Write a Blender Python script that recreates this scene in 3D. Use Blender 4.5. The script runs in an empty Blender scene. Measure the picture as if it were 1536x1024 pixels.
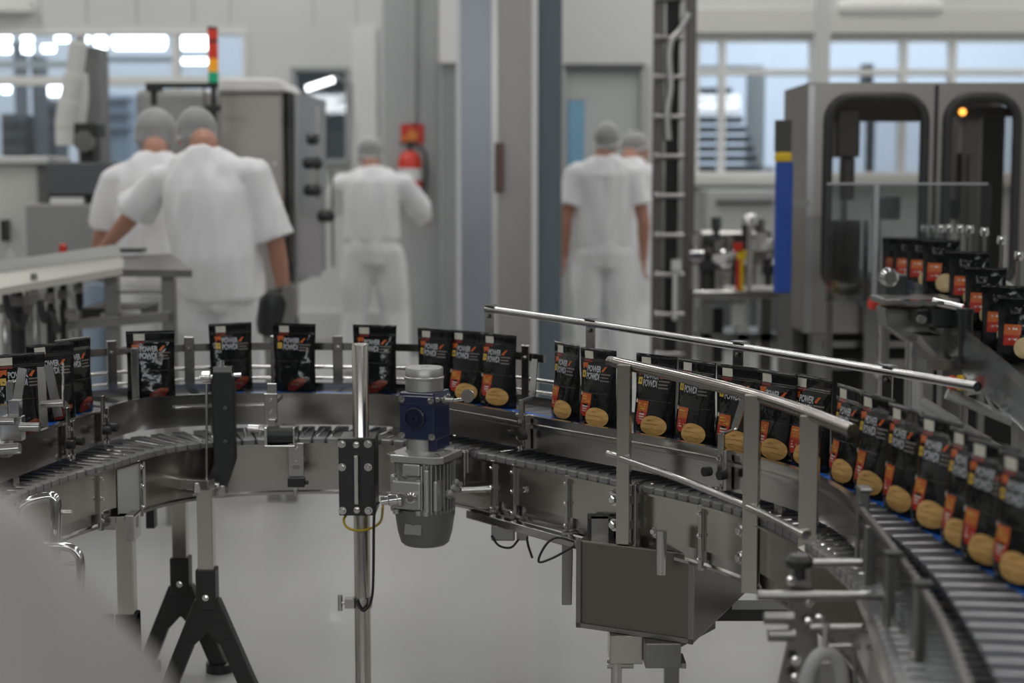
import bpy, bmesh, math, random
from mathutils import Vector, Matrix, noise
random.seed(7)
C = bpy.context.scene.collection
SC = bpy.context.scene
# ---------------------------------------------------------------- camera model
CAMZ, TH, FPX = 1.40, math.radians(5.76), 2400.0
CAM = Vector((0, 0, CAMZ))
FW = Vector((0, math.cos(TH), -math.sin(TH))); UP = Vector((0, math.sin(TH), math.cos(TH)))
def ray(px, py): return Vector((1, 0, 0))*((px-768)/FPX) + UP*((512-py)/FPX) + FW
def atz(px, py, z):
    d = ray(px, py); return CAM + d*((z-CAMZ)/d.z)
def aty(px, py, y):
    d = ray(px, py); return CAM + d*(y/d.y)
def V3(*a): return Vector(a)
# ---------------------------------------------------------------- materials
MATS = {}
def mat(name, col, rough=.5, metal=0., bump=0., bscale=40., var=0., vscale=6., coat=0., emit=None, estr=0., trans=0., alpha=1., stretch=None, spec=.5):
    if name in MATS: return MATS[name]
    m = bpy.data.materials.new(name); m.use_nodes = True
    nt = m.node_tree; b = nt.nodes['Principled BSDF']
    b.inputs['Base Color'].default_value = (*col, 1)
    b.inputs['Roughness'].default_value = rough
    b.inputs['Metallic'].default_value = metal
    b.inputs['Coat Weight'].default_value = coat
    b.inputs['Specular IOR Level'].default_value = spec
    b.inputs['Transmission Weight'].default_value = trans
    b.inputs['Alpha'].default_value = alpha
    if emit:
        b.inputs['Emission Color'].default_value = (*emit, 1); b.inputs['Emission Strength'].default_value = estr
    if bump or var:
        tc = nt.nodes.new('ShaderNodeTexCoord'); mp = nt.nodes.new('ShaderNodeMapping')
        nt.links.new(tc.outputs['Object'], mp.inputs['Vector'])
        if stretch: mp.inputs['Scale'].default_value = stretch
    if bump:
        n = nt.nodes.new('ShaderNodeTexNoise'); n.inputs['Scale'].default_value = bscale; n.inputs['Detail'].default_value = 3
        bp = nt.nodes.new('ShaderNodeBump'); bp.inputs['Strength'].default_value = bump; bp.inputs['Distance'].default_value = .01
        nt.links.new(mp.outputs['Vector'], n.inputs['Vector']); nt.links.new(n.outputs['Fac'], bp.inputs['Height']); nt.links.new(bp.outputs['Normal'], b.inputs['Normal'])
    if var:
        n = nt.nodes.new('ShaderNodeTexNoise'); n.inputs['Scale'].default_value = vscale; n.inputs['Detail'].default_value = 4
        cr = nt.nodes.new('ShaderNodeMapRange'); cr.inputs['To Min'].default_value = 1-var; cr.inputs['To Max'].default_value = 1+var
        mx = nt.nodes.new('ShaderNodeVectorMath'); mx.operation = 'SCALE'; mx.inputs[0].default_value = col
        nt.links.new(mp.outputs['Vector'], n.inputs['Vector']); nt.links.new(n.outputs['Fac'], cr.inputs['Value'])
        nt.links.new(cr.outputs['Result'], mx.inputs['Scale']); nt.links.new(mx.outputs['Vector'], b.inputs['Base Color'])
        r2 = nt.nodes.new('ShaderNodeMapRange'); r2.inputs['To Min'].default_value = max(.03, rough-.5*var*rough); r2.inputs['To Max'].default_value = rough+.8*var*rough
        nt.links.new(n.outputs['Fac'], r2.inputs['Value']); nt.links.new(r2.outputs['Result'], b.inputs['Roughness'])
    MATS[name] = m; return m
def clearmat(name, tint=(.9, .92, .93), gloss=.12, rough=.05):
    m = bpy.data.materials.new(name); m.use_nodes = True; nt = m.node_tree
    for n in list(nt.nodes):
        if n.type == 'BSDF_PRINCIPLED': nt.nodes.remove(n)
    out = nt.nodes['Material Output']
    t = nt.nodes.new('ShaderNodeBsdfTransparent'); t.inputs['Color'].default_value = (*tint, 1)
    g = nt.nodes.new('ShaderNodeBsdfGlossy'); g.inputs['Roughness'].default_value = rough
    f = nt.nodes.new('ShaderNodeLayerWeight'); f.inputs['Blend'].default_value = .3
    mr = nt.nodes.new('ShaderNodeMapRange'); mr.inputs['To Min'].default_value = gloss; mr.inputs['To Max'].default_value = .6
    x = nt.nodes.new('ShaderNodeMixShader')
    nt.links.new(f.outputs['Fresnel'], mr.inputs['Value']); nt.links.new(mr.outputs['Result'], x.inputs['Fac'])
    nt.links.new(t.outputs['BSDF'], x.inputs[1]); nt.links.new(g.outputs['BSDF'], x.inputs[2]); nt.links.new(x.outputs['Shader'], out.inputs['Surface'])
    return m
STEEL = mat('brushed_steel', (.47, .46, .44), .20, 1, bump=.012, bscale=60, var=.16, vscale=7, stretch=(1, 1, 6))
STEELD = mat('dull_steel', (.31, .305, .29), .28, 1, var=.15, vscale=9)
STEELW = mat('warm_steel', (.50, .47, .425), .20, 1, var=.15, vscale=4)
CHROME = mat('polished_steel', (.66, .65, .64), .14, 1)
TUBE = mat('tube_steel', (.58, .57, .55), .22, 1, var=.1, vscale=12)
ALU = mat('cast_aluminium', (.50, .50, .48), .38, .85, bump=.05, bscale=90)
DALU = mat('grey_cast', (.17, .17, .16), .45, .4)
BLACK = mat('black_plastic', (.016, .018, .018), .38)
BLACKM = mat('black_paint', (.022, .023, .022), .42, bump=.03, bscale=80)
NAVY = mat('navy_enamel', (.010, .017, .062), .28, coat=.4, bump=.03, bscale=50)
BLUEB = mat('blue_belt', (.015, .11, .45), .4)
CHAIN = mat('grey_chain', (.25, .25, .255), .33, .35, var=.25, vscale=14)
GREYP = mat('grey_paint', (.40, .41, .41), .5)
LGREY = mat('light_grey_paint', (.60, .61, .60), .5)
WHITE = mat('white_paint', (.72, .72, .70), .5)
DGREY = mat('dark_grey_paint', (.075, .08, .085), .5)
RED = mat('red_paint', (.55, .03, .015), .35)
YEL = mat('yellow_paint', (.75, .50, .01), .4)
BLUEP = mat('blue_post', (.016, .07, .36), .45)
CABLE = mat('black_cable', (.012, .012, .012), .45)
YCABLE = mat('yellow_cable', (.45, .33, .02), .5)
GLASS = clearmat('clear_pane', (.92, .95, .97), .05, .02)
ACRYL = clearmat('acrylic', (.86, .88, .89), .10, .12)
# ---------------------------------------------------------------- mesh builder
class MB:
    def __init__(s): s.v = []; s.f = []; s.m = []; s.mi = 0
    def add(s, vs, fs):
        b = len(s.v); s.v += [Vector(v) for v in vs]
        for f in fs: s.f.append([b+i for i in f]); s.m.append(s.mi)
        return s
    def mat(s, i): s.mi = i; return s
    def box(s, c, size, rot=None):
        c = Vector(c); h = [x/2 for x in size]; vs = []
        for z in (-1, 1):
            for x, y in ((-1, -1), (1, -1), (1, 1), (-1, 1)):
                p = Vector((x*h[0], y*h[1], z*h[2]))
                if rot is not None: p = rot @ p
                vs.append(c+p)
        return s.add(vs, [(3, 2, 1, 0), (4, 5, 6, 7), (0, 1, 5, 4), (1, 2, 6, 5), (2, 3, 7, 6), (3, 0, 4, 7)])
    def bx(s, lo, hi): return s.box([(a+b)/2 for a, b in zip(lo, hi)], [abs(b-a) for a, b in zip(lo, hi)])
    def pb(s, x0, y0, x1, y1, Y, dy):            # front face covers these pixels at distance Y, real depth dy
        a = aty(x0, y0, Y); b = aty(x1, y1, Y)
        return s.bx((a.x, Y, b.z), (b.x, Y+dy, a.z))
    def bar(s, a, b, w, d, side=None):           # rectangular bar from a to b
        a = Vector(a); b = Vector(b); t = (b-a); L = t.length; t.normalize()
        x = Vector(side) if side is not None else (Vector((1, 0, 0)) if abs(t.x) < .8 else Vector((0, 1, 0)))
        x = (x - t*x.dot(t)).normalized(); y = t.cross(x)
        R = Matrix((x, y, t)).transposed()
        return s.box((a+b)/2, (w, d, L), R)
    def tube(s, pts, r, n=12, cap=True, closed=False):
        pts = [Vector(p) for p in pts]; N = len(pts); rr = r if isinstance(r, (list, tuple)) else [r]*N
        rings = []; prev = None
        for i, p in enumerate(pts):
            t = (pts[min(i+1, N-1)]-pts[max(i-1, 0)])
            if closed: t = pts[(i+1) % N]-pts[i-1]
            t.normalize()
            if prev is None:
                x = Vector((0, 0, 1)) if abs(t.z) < .9 else Vector((1, 0, 0))
            else: x = prev
            x = (x - t*x.dot(t)).normalized(); y = t.cross(x); prev = x
            rings.append([p + (x*math.cos(2*math.pi*k/n)+y*math.sin(2*math.pi*k/n))*rr[i] for k in range(n)])
        return s.rings(rings, cap, closed)
    def rings(s, rings, cap=True, closed=False):
        n = len(rings[0]); vs = [p for r in rings for p in r]; fs = []; N = len(rings)
        for i in range(N if closed else N-1):
            j = (i+1) % N
            for k in range(n): fs.append((i*n+k, i*n+(k+1) % n, j*n+(k+1) % n, j*n+k))
        if cap and not closed: fs += [tuple(range(n-1, -1, -1)), tuple((N-1)*n+k for k in range(n))]
        return s.add(vs, fs)
    def cyl(s, a, b, r, r2=None, n=16): return s.tube([a, b], [r, r if r2 is None else r2], n)
    def lathe(s, prof, o, axis=(0, 0, 1), n=24):  # prof: (radius, height)
        o = Vector(o); t = Vector(axis).normalized(); x = Vector((0, 0, 1)) if abs(t.z) < .9 else Vector((1, 0, 0))
        x = (x-t*x.dot(t)).normalized(); y = t.cross(x)
        return s.rings([[o+t*h+(x*math.cos(2*math.pi*k/n)+y*math.sin(2*math.pi*k/n))*max(r, 1e-4) for k in range(n)] for r, h in prof])
    def prism(s, poly, a, b, org=(0, 0, 0), R=None):  # poly in local (x,z), extruded along local y from a to b
        n = len(poly); o = Vector(org); vs = []
        for y in (a, b):
            for x, z in poly:
                p = Vector((x, y, z)); vs.append(o + (R @ p if R is not None else p))
        return s.add(vs, [tuple(range(n)), tuple(range(2*n-1, n-1, -1))]+[(k, k+n, (k+1) % n+n, (k+1) % n) for k in range(n)])
    def sweep(s, path, prof):                      # prof in (outward offset, z)
        return s.rings([[p.p + p.o*o + Vector((0, 0, z)) for o, z in prof] for p in path])
    def build(s, name, mats, parent=None, smooth=None, bevel=0., tag=None):
        me = bpy.data.meshes.new(name); me.from_pydata(s.v, [], s.f)
        mats = mats if isinstance(mats, (list, tuple)) else [mats]
        for m in mats: me.materials.append(m)
        me.polygons.foreach_set('material_index', s.m)
        bm = bmesh.new(); bm.from_mesh(me); bmesh.ops.recalc_face_normals(bm, faces=bm.faces); bm.to_mesh(me); bm.free()
        o = bpy.data.objects.new(name, me); C.objects.link(o)
        if smooth is not None:
            me.shade_smooth() if smooth >= 180 else me.set_sharp_from_angle(angle=math.radians(smooth))
            if smooth < 180: me.polygons.foreach_set('use_smooth', [True]*len(me.polygons)); me.set_sharp_from_angle(angle=math.radians(smooth))
        if bevel:
            md = o.modifiers.new('bevel', 'BEVEL'); md.width = bevel; md.segments = 2; md.limit_method = 'ANGLE'; md.angle_limit = math.radians(50)
        if parent is not None: put(o, parent)
        return o
def put(o, parent):
    o.parent = parent; o.matrix_parent_inverse = wm(parent).inverted()
def wm(o):
    m = Matrix.LocRotScale(o.location, o.rotation_euler, o.scale)
    return wm(o.parent) @ o.matrix_parent_inverse @ m if o.parent else m
def tag(o, label=None, cat=None, group=None, kind=None):
    if label: o['label'] = label
    if cat: o['category'] = cat
    if group: o['group'] = group
    if kind: o['kind'] = kind
    return o
def thing(name, label, cat, loc=(0, 0, 0), rz=0., group=None):
    o = bpy.data.objects.new(name, None); o.empty_display_size = .05; C.objects.link(o)
    o.location = loc; o.rotation_euler = (0, 0, rz); return tag(o, label, cat, group)
def copy_tree(o, parent=None):
    c = o.copy(); C.objects.link(c)
    if parent is not None: c.parent = parent
    for k in [x for x in bpy.data.objects if x.parent == o]: copy_tree(k, c)
    return c
def RZ(a): return Matrix.Rotation(a, 3, 'Z')
# ---------------------------------------------------------------- paths
class PP:
    __slots__ = ('p', 't', 'o', 's')
def catmull(pts, n=14):
    pts = [Vector(p) for p in pts]; P = [pts[0]*2-pts[1]]+pts+[pts[-1]*2-pts[-2]]; out = []
    for i in range(1, len(P)-2):
        for k in range(n):
            t = k/n; a, b, c, d = P[i-1:i+3]
            out.append(.5*((2*b)+(c-a)*t+(2*a-5*b+4*c-d)*t*t+(3*b-a-3*c+d)*t**3))
    return out+[pts[-1]]
def resample(pts, ds):
    L = [0.]
    for a, b in zip(pts, pts[1:]): L.append(L[-1]+(b-a).length)
    n = max(2, round(L[-1]/ds)); out = []; j = 0
    for i in range(n+1):
        q = L[-1]*i/n
        while j < len(L)-2 and L[j+1] < q: j += 1
        u = (q-L[j])/max(1e-9, L[j+1]-L[j]); out.append(pts[j].lerp(pts[j+1], min(1, u)))
    return out
def path(ctrl, ds=.03, smooth=3):
    pts = resample(catmull([Vector((p[0], p[1], 0)) for p in ctrl]), ds)
    for _ in range(smooth*4):
        pts = [pts[0]]+[(pts[i-1]+pts[i]*2+pts[i+1])/4 for i in range(1, len(pts)-1)]+[pts[-1]]
    out = []; s = 0
    for i, p in enumerate(pts):
        t = (pts[min(i+1, len(pts)-1)]-pts[max(0, i-1)]).normalized()
        q = PP(); q.p = p; q.t = t; q.o = Vector((-t.y, t.x, 0)); q.s = s; out.append(q)
        if i+1 < len(pts): s += (pts[i+1]-p).length
    return out
def near(pth, p): return min(pth, key=lambda q: (q.p.x-p[0])**2+(q.p.y-p[1])**2)
def sub(pth, a, b):
    """the part of a path between the points nearest to a and b"""
    i = pth.index(near(pth, a)); j = pth.index(near(pth, b)); i, j = min(i, j), max(i, j)
    return pth[i:j+1]
def bolt(p, axis, r=.007, h=.006):
    m = MB(); p = Vector(p); a = Vector(axis).normalized()
    m.lathe([(r, 0), (r, h), (r*.8, h*1.2)], p, a, 6); m.lathe([(r*1.5, 0), (r*1.5, h*.25)], p, a, 14); return m
# ================================================================ the room
YW = 14.0
def struct(m, name, mats, **k):
    o = m.build(name, mats, **k); o['kind'] = 'structure'; return o
FLOORM = mat('epoxy_floor', (.40, .40, .385), .30, bump=.015, bscale=3, var=.06, vscale=1.2, coat=.15)
WALLM = mat('wall_panel', (.62, .63, .61), .55, var=.03, vscale=2)
WALLG = mat('wall_grey', (.40, .415, .42), .55)
struct(MB().bx((-8, -4, -.1), (8, 20.2, 0)), 'floor', FLOORM)
struct(MB().bx((-8, -4, 5.2), (8, 20.2, 5.3)), 'ceiling', mat('ceiling_paint', (.26, .265, .26), .7))
struct(MB().bx((-8.2, -4, 0), (-8, 20.2, 5.2)), 'wall_left', WALLM)
struct(MB().bx((8, -4, 0), (8.2, 20.2, 5.2)), 'wall_right', WALLM)
struct(MB().bx((-8, -4.2, 0), (8, -4, 5.2)), 'wall_front', mat('wall_front_paint', (.15, .152, .155), .6))
# back wall with its openings, written as rectangles of the wall plane
def W(px, py): q = aty(px, py, YW); return q.x, q.z
XL0, ZT = W(-100, 46); XL1, ZS = W(374, 250); _, ZTR = W(0, 56); _, ZSR = W(0, 264)
XM0, ZM1 = W(436, 100); XM1, ZM0 = W(526, 246)
XR0, _ = W(1044, 0); XR1, _ = W(1700, 0)
XD0, ZD1 = W(846, 98); XD1, _ = W(966, 0)
w = MB()
T = .16
def wb(x0, x1, z0, z1): w.bx((x0, YW, z0), (x1, YW+T, z1))
wb(-8, XL0, 0, 5.2); wb(XL0, XL1, 0, ZS); wb(XL0, XL1, ZT, 5.2)
wb(XL1, XM0, 0, 5.2); wb(XM0, XM1, 0, ZM0); wb(XM0, XM1, ZM1, 5.2)
wb(XM1, XD0, 0, 5.2); wb(XD0, XD1, ZD1, 5.2); wb(XD1, XR0, 0, 5.2)
wb(XR0, XR1, 0, ZSR); wb(XR0, XR1, ZTR, 5.2); wb(XR1, 8, 0, 5.2)
struct(w, 'wall_back', WALLM)
# panel joints of the cladding
j = MB()
for px in (60, 130, 205, 290, 345): x, _ = W(px, 0); j.bx((x-.006, YW-.004, ZT+.06), (x+.006, YW+.01, 5.2))
for px in (470, 535): x, _ = W(px, 0); j.bx((x-.006, YW-.004, ZM1+.35), (x+.006, YW+.01, 5.2))
for px in (880, 940, 1290, 1420, 1520): x, _ = W(px, 0); j.bx((x-.005, YW-.004, 3.0), (x+.005, YW+.01, 5.2))
struct(j, 'trim_1', GREYP)
# kerb along the back wall
struct(MB().bx((-8, YW-.22, 0), (XD0-.1, YW, .28)), 'baseboard_back', mat('kerb', (.55, .55, .54), .5), bevel=.02)
def window(n, x0, x1, z0, z1, mull, trans, fm=WHITE, fw=.036):
    f = MB(); y0, y1 = YW-.03, YW+.12
    f.bx((x0, y0, z1-fw), (x1, y1, z1)); f.bx((x0, y0-.06, z0), (x1, y1, z0+fw))
    for x in mull: f.bx((x-fw*.8, y0+.006, z0+.01), (x+fw*.8, y1-.006, z1-.01))
    for x in (x0+fw/2, x1-fw/2): f.bx((x-fw/2, y0+.004, z0+.012), (x+fw/2, y1-.004, z1-.012))
    for z, t in trans: f.bx((x0, y0+.01, z-t/2), (x1, y1, z+t/2))
    o = struct(f, 'window_%d' % n, fm, bevel=.006)
    xs = [x0]+list(mull)+[x1]
    for a, b in zip(xs, xs[1:]): MB().bx((a+fw/2, YW+.04, z0+fw/2), (b-fw/2, YW+.05, z1-fw/2)).build('pane', GLASS, o)
    return o
window(1, XL0, XL1, ZS, ZT, [W(118, 0)[0], W(262, 0)[0]], [(W(0, 121)[1], .075)])
window(2, XM0, XM1, ZM0, ZM1, [], [], mat('window_dark_frame', (.35, .36, .36), .4), .04)
window(3, XR0, XR1, ZSR, ZTR, [W(1085, 0)[0], W(1222, 0)[0], W(1358, 0)[0], W(1432, 0)[0]], [(W(0, 108)[1], .05)])
# sill below the right window, header above
struct(MB().pb(1035, 262, 1700, 278, YW-.18, .18), 'trim_2', mat('sill', (.66, .66, .62), .5), bevel=.01)
struct(MB().pb(1035, 12, 1700, 50, YW-.10, .10), 'trim_3', mat('header_panel', (.60, .60, .57), .55), bevel=.01)
# door, slightly sunk, grey with a narrow blue window
d = struct(MB().bx((XD0, YW+.05, 0), (XD1, YW+.10, ZD1)), 'door_1', mat('door_grey', (.46, .48, .48), .5))
MB().pb(846, 96, 966, 104, YW-.03, .09).build('door_header', DGREY, d)
dm = MB()
for a, b in ((842, 848), (962, 972)): dm.pb(a, 98, b, 520, YW-.03, .09)
dm.build('door_frame', GREYP, d)
MB().pb(852, 150, 876, 285, YW+.035, .02).build('door_window', mat('blue_glass', (.16, .36, .52), .2), d)
MB().pb(849, 146, 879, 150, YW+.03, .03).build('window_frame', GREYP, d)
# grey pilaster with conduit, white pier beside it
struct(MB().pb(570, -400, 660, 620, YW-1.2, 1.2), 'wall_pier', WALLG, bevel=.02)
struct(MB().pb(656, -400, 690, 95, YW-1.5, .35), 'trim_4', WHITE, bevel=.01)
struct(MB().pb(662, 95, 684, 620, YW-1.45, .25), 'trim_5', mat('pier_grey', (.26, .27, .275), .5), bevel=.01)
struct(MB().pb(528, 40, 566, 250, YW-.05, .05), 'trim_6', WHITE)
YP = YW-1.2
o = MB(); a = aty(621, -60, YP); b = aty(621, 184, YP)
o.cyl((a.x, YP-.03, a.z), (b.x, YP-.03, b.z), .022)
tag(o.build('conduit', GREYP, smooth=40), 'grey vertical conduit running down the pier to the red fire sign', 'pipe')
# room beyond the glass
FARW = mat('far_wall', (.64, .68, .74), .6)
struct(MB().bx((-8, 20, 0), (8, 20.2, 5.2)), 'wall_far', FARW)
struct(MB().bx((-.55, YW+T, 0), (-.45, 20, 5.2)), 'wall_far_side', FARW)
# lamps
def area(loc, sx, sy, power, rot=(0, 0, 0), col=(1, .985, .965)):
    l = bpy.data.lights.new('area_light', 'AREA'); l.shape = 'RECTANGLE'; l.size = sx; l.size_y = sy; l.energy = power; l.color = col
    q = bpy.data.objects.new('area_light', l); C.objects.link(q); q.location = loc; q.rotation_euler = rot; return q
EM = mat('lit_tube', (1, 1, 1), .4, emit=(.92, .97, 1), estr=5)
n = 0
for px, py, qx, qy, Y, r in ((170, 61, 248, 61, 17.5, .095), (268, 61, 312, 61, 17.5, .095), (268, 92, 314, 92, 17.8, .03), (0, 56, 16, 57, 17, .05), (0, 74, 16, 74, 17.4, .04), (34, 58, 48, 57, 17, .05), (34, 73, 48, 73, 17.4, .05), (84, 56, 102, 56, 17, .05), (64, 73, 82, 73, 17.4, .04), (118, 57, 133, 57, 17, .05), (150, 50, 151, 76, 17.4, .06), (3, 133, 15, 133, 17.6, .05), (64, 134, 100, 134, 17.6, .07)):
    a = aty(px, py, Y); b = aty(qx, qy, Y); n += 1
    m = MB(); m.tube([a, a.lerp(b, .03), a.lerp(b, .97), b], [r*.6, r, r, r*.6], 10)
    nm = ['longest lit strip lamp seen through the left window', 'lit strip lamp behind the signal tower in the left window', 'lower short lit lamp behind the signal tower',
          'upper lamp at the far left edge of the window', 'lower lamp at the far left edge of the window', 'second upper lamp from the left edge of the window', 'second lower lamp from the left edge',
          'upper lamp just left of the first window mullion', 'lower tilted lamp left of the first mullion', 'rounded lamp right of the first mullion', 'upright lamp beside the grey column',
          'low lamp below the window bar at far left', 'low wide lamp below the window bar'][n-1]
    tag(m.build('hanging_lamp', EM, smooth=40), nm, 'lamp', 'lamps in the room beyond')
m = MB(); a = aty(459, 133, 12.9); b = aty(501, 119, 12.9)
m.tube([a, a.lerp(b, .02), a.lerp(b, .98), b], [.014, .024, .024, .014], 12)
t = thing('tilted_tube_lamp', 'bright tilted tube lamp above the cabinet in front of the dark window', 'lamp', (a+b)/2)
m.build('tube', mat('lit_tube_near', (1, 1, 1), .4, emit=(.92, .97, 1), estr=3), t, smooth=60)
MB().cyl(b+V3(.02, .03, .02), b+V3(.02, 1.1, .02), .012).build('bracket', GREYP, t)
# stairs beyond the right window
t = thing('staircase', 'open-riser staircase seen through the right window', 'stairs', (1.9, 17, 0))
for i in range(9):
    y = 252-i*14.5; x1 = 1142-i*5.5; Y = 15.3+i*.22
    a = aty(1040, y, Y); b = aty(x1, y, Y)
    MB().bx((a.x, Y, a.z-.03), (b.x, Y+.3, a.z+.03)).build('tread', DGREY, t)
MB().bx((1.8, 15.35, 0), (2.5, 15.6, aty(1100, 250, 15.3).z)).build('base_block', GREYP, t)
a = aty(1040, 245, 15.35); MB().bar(a+V3(0, 0, -.02), aty(1040, 120, 17.2), .03, .10, (1, 0, 0)).build('stringer', DGREY, t)
m = MB(); m.pb(1045, 98, 1145, 112, 16.6, .1).build('landing_beam', GREYP, t)
tag(MB().pb(1126, 102, 1146, 262, 16.4, .3).build('concrete_post', GREYP), 'grey post standing beside the stairs beyond the window', 'post')
tag(MB().pb(1296, 96, 1310, 130, 16, .2).pb(1301, 130, 1305, 530, 16.05, .05).build('post_box', DGREY), 'small dark box seen through right window above the machine', 'box')
tag(MB().pb(1150, 104, 1700, 113, 18, .15).build('hanging_cable_tray', GREYP), 'long grey tray crossing beyond the right window', 'tray')
# plant silhouettes beyond the left window
for i, (x0, y0, x1, y1, Y, lb) in enumerate(((0, 170, 40, 260, 17, 'dark plant block lowest at far left beyond the window'), (46, 80, 62, 260, 16.5, 'narrow dark upright beyond the left window'), (50, 150, 92, 260, 17.2, 'broad dark block beyond window left of the grey column'), (20, 60, 32, 180, 17.9, 'thin dark upright between the left lamps'), (150, 140, 200, 245, 17.6, 'bluish block beyond the window right of the grey column'))):
    t = thing('plant_unit', lb, 'machine', aty((x0+x1)/2, y1, Y))
    MB().pb(x0, y0, x1, 480, Y, .5).build('housing', DGREY if i != 4 else mat('bluegrey', (.32, .38, .45), .5), t, bevel=.02)
    m = MB()
    for k in range(3): m.pb(x0+2, y0+8+k*22, x1-2, y0+12+k*22, Y-.04, .05)
    m.build('ribs', mat('plant_rib', (.16, .17, .19), .5), t)
tag(MB().pb(160, 86, 260, 92, 16, .1).build('beam', GREYP), 'thin grey beam beyond the left window below the long lamp', 'beam')
tag(MB().pb(-40, 92, 108, 101, 16.2, .1).build('beam', LGREY), 'pale beam beyond the left window at the far left', 'beam')
# window 2 backdrop
t = thing('tank_unit', 'dark machinery seen through the small window behind the cabinet', 'machine', aty(485, 246, 16))
for x0, x1, c in ((440, 450, LGREY), (452, 470, DGREY), (474, 490, GREYP), (492, 520, DGREY)):
    m = MB(); m.pb(x0, 140, x1, 490, 15.6, .3); m.build('panel', c, t)
m = MB(); m.pb(425, 90, 535, 490, 16.3, .1); m.build('back_panel', DGREY, t)
m = MB(); m.pb(-30, 4, 46, 18, YW-.12, .12); tag(m.build('wall_lamp', WHITE, bevel=.01), 'flat white fixture high on the back wall at the top left', 'fixture')
# duct high on the right, service pole
m = MB(); a = aty(1256, 12, 13.2); b = aty(1412, 12, 13.2); m.tube([a, a+V3(.05, 0, 0), b-V3(.05, 0, 0), b], [.05, .075, .075, .05], 16)
tag(m.build('ventilation_duct', WHITE, smooth=40), 'white round duct along the header top right', 'duct')
m = MB(); a = aty(1236, -80, 12.6); b = aty(1236, 420, 12.6); m.bx((a.x-.055, 12.55, 0), (a.x+.055, 12.66, a.z))
tag(m.build('service_pole', LGREY, bevel=.01), 'pale square pole rising behind the right machine', 'post')
# fire sign and extinguisher on the pier
t = thing('fire_sign', 'red square fire safety sign on the grey pier', 'sign', aty(618, 200, YP-.01))
MB().pb(601, 186, 636, 215, YP-.015, .015).build('plate', RED, t)
m = MB()
c = aty(618, 203, YP-.02)
m.prism([(-.02, -.05), (.025, -.05), (.05, 0), (.03, .05), (.015, .01), (0, .06), (-.03, .03), (-.045, -.01)], -.004, .002, c)
m.prism([(-.075, -.06), (-.05, -.06), (-.05, 0), (-.075, 0)], -.004, .002, c)
m.build('flame_symbol', mat('sign_orange', (.75, .25, .05), .5), t)
c = aty(615, 300, YP-.12); t = thing('fire_extinguisher', 'red fire extinguisher with white band hung on the pier', 'extinguisher', c)
zt = aty(615, 226, YP-.12).z; R = .095; h = zt-c.z
MB().lathe([(R*.9, 0), (R, .02), (R, h-.08), (R*.7, h-.02), (.03, h)], c, n=20).build('cylinder', RED, t, smooth=50)
MB().lathe([(R+.002, h*.40), (R+.002, h*.64)], c, n=20).build('band', mat('white_label', (.7, .7, .7), .5), t, smooth=40)
m = MB(); m.cyl(c+V3(0, 0, h), c+V3(0, 0, h+.06), .02); m.bar(c+V3(-.08, 0, h+.05), c+V3(.05, 0, h+.07), .02, .02); m.build('valve', BLACK, t)
MB().tube(catmull([c+V3(.03, 0, h+.05), c+V3(.12, -.01, h-.02), c+V3(.125, -.01, h*.4), c+V3(.1, -.02, -.02)]), .012, 8).build('hose', BLACK, t, smooth=60)
MB().bx((c.x-.05, c.y+.08, c.z+.1), (c.x+.05, c.y+.12, c.z+h*.8)).build('wall_bracket', DGREY, t)
# world and lights
wd = bpy.data.worlds.new('world'); SC.world = wd; wd.use_nodes = True
wd.node_tree.nodes['Background'].inputs['Color'].default_value = (.8, .85, .9, 1); wd.node_tree.nodes['Background'].inputs['Strength'].default_value = .15
for x in (-5.2, -1.7, 1.7, 5.2):
    for y, e in ((-1.5, 19), (3.0, 25), (7.5, 43), (12.0, 46)): area((x, y, 5.1), .35, 3.2, e)
area((0, -3.9, 2.9), 9, .35, 75, rot=(math.pi/2, 0, 0), col=(.95, .98, 1))  # added strip light behind the camera, for glints on pouch film and steel
area((-4.5, 17, 5.1), 5, 3, 190, col=(.90, .95, 1)); area((4, 17, 5.1), 6, 3, 330, col=(.86, .92, 1))
# ================================================================ the curved conveyor
ZG, ZB, ZL = .80, .78, .69          # guide edge, bag belt, lower chain heights
gp = [(-1.27, 2.7), (-1.24, 3.2)] + [tuple(atz(x, y, ZG))[:2] for x, y in ((0, 666), (62, 645), (129, 622), (190, 601), (255, 594), (353, 590), (470, 590), (593, 593), (690, 605), (828, 629), (948, 649), (1084, 674), (1200, 704), (1265, 734), (1294, 761))]
G = path(gp, .02)
gfull = path(gp[:-1]+[tuple(atz(1296, 763, ZG))[:2]] + [(.665, 2.7), (.655, 2.4), (.60, 1.95), (.52, 1.5)], .02)
lp = [(-1.12, 2.7), (-1.10, 3.0)] + [tuple(atz(x, y, ZL))[:2] for x, y in ((13, 752), (60, 728), (123, 706), (164, 696), (205, 683), (264, 669), (358, 660), (505, 657), (600, 661), (685, 673), (760, 687), (852, 705), (955, 727), (1048, 747), (1117, 767), (1200, 808), (1262, 855), (1300, 900))] + [(.53, 2.1), (.47, 1.5)]
L = path(lp, .02)
conv = thing('curved_conveyor', 'U-shaped stainless steel conveyor carrying a line of black pouches', 'conveyor', (-.2, 4.2, 0))
# guide plate on the inner side, ending at the corner post
Gp = G
m = MB(); m.sweep(Gp, [(-.004, ZG), (.004, ZG), (.004, ZG-.088), (-.004, ZG-.088)])
m.sweep(Gp, [(-.010, ZG+.002), (.006, ZG+.002), (.006, ZG-.004), (-.010, ZG-.004)])
Gr = sub(G, (-.14, 4.37), (.65, 2.9)); m.sweep(Gr, [(-.012, ZG-.022), (-.003, ZG-.018), (-.003, ZG-.034), (-.012, ZG-.030)])
m.build('guide_plate', STEEL, conv, smooth=30)
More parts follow.
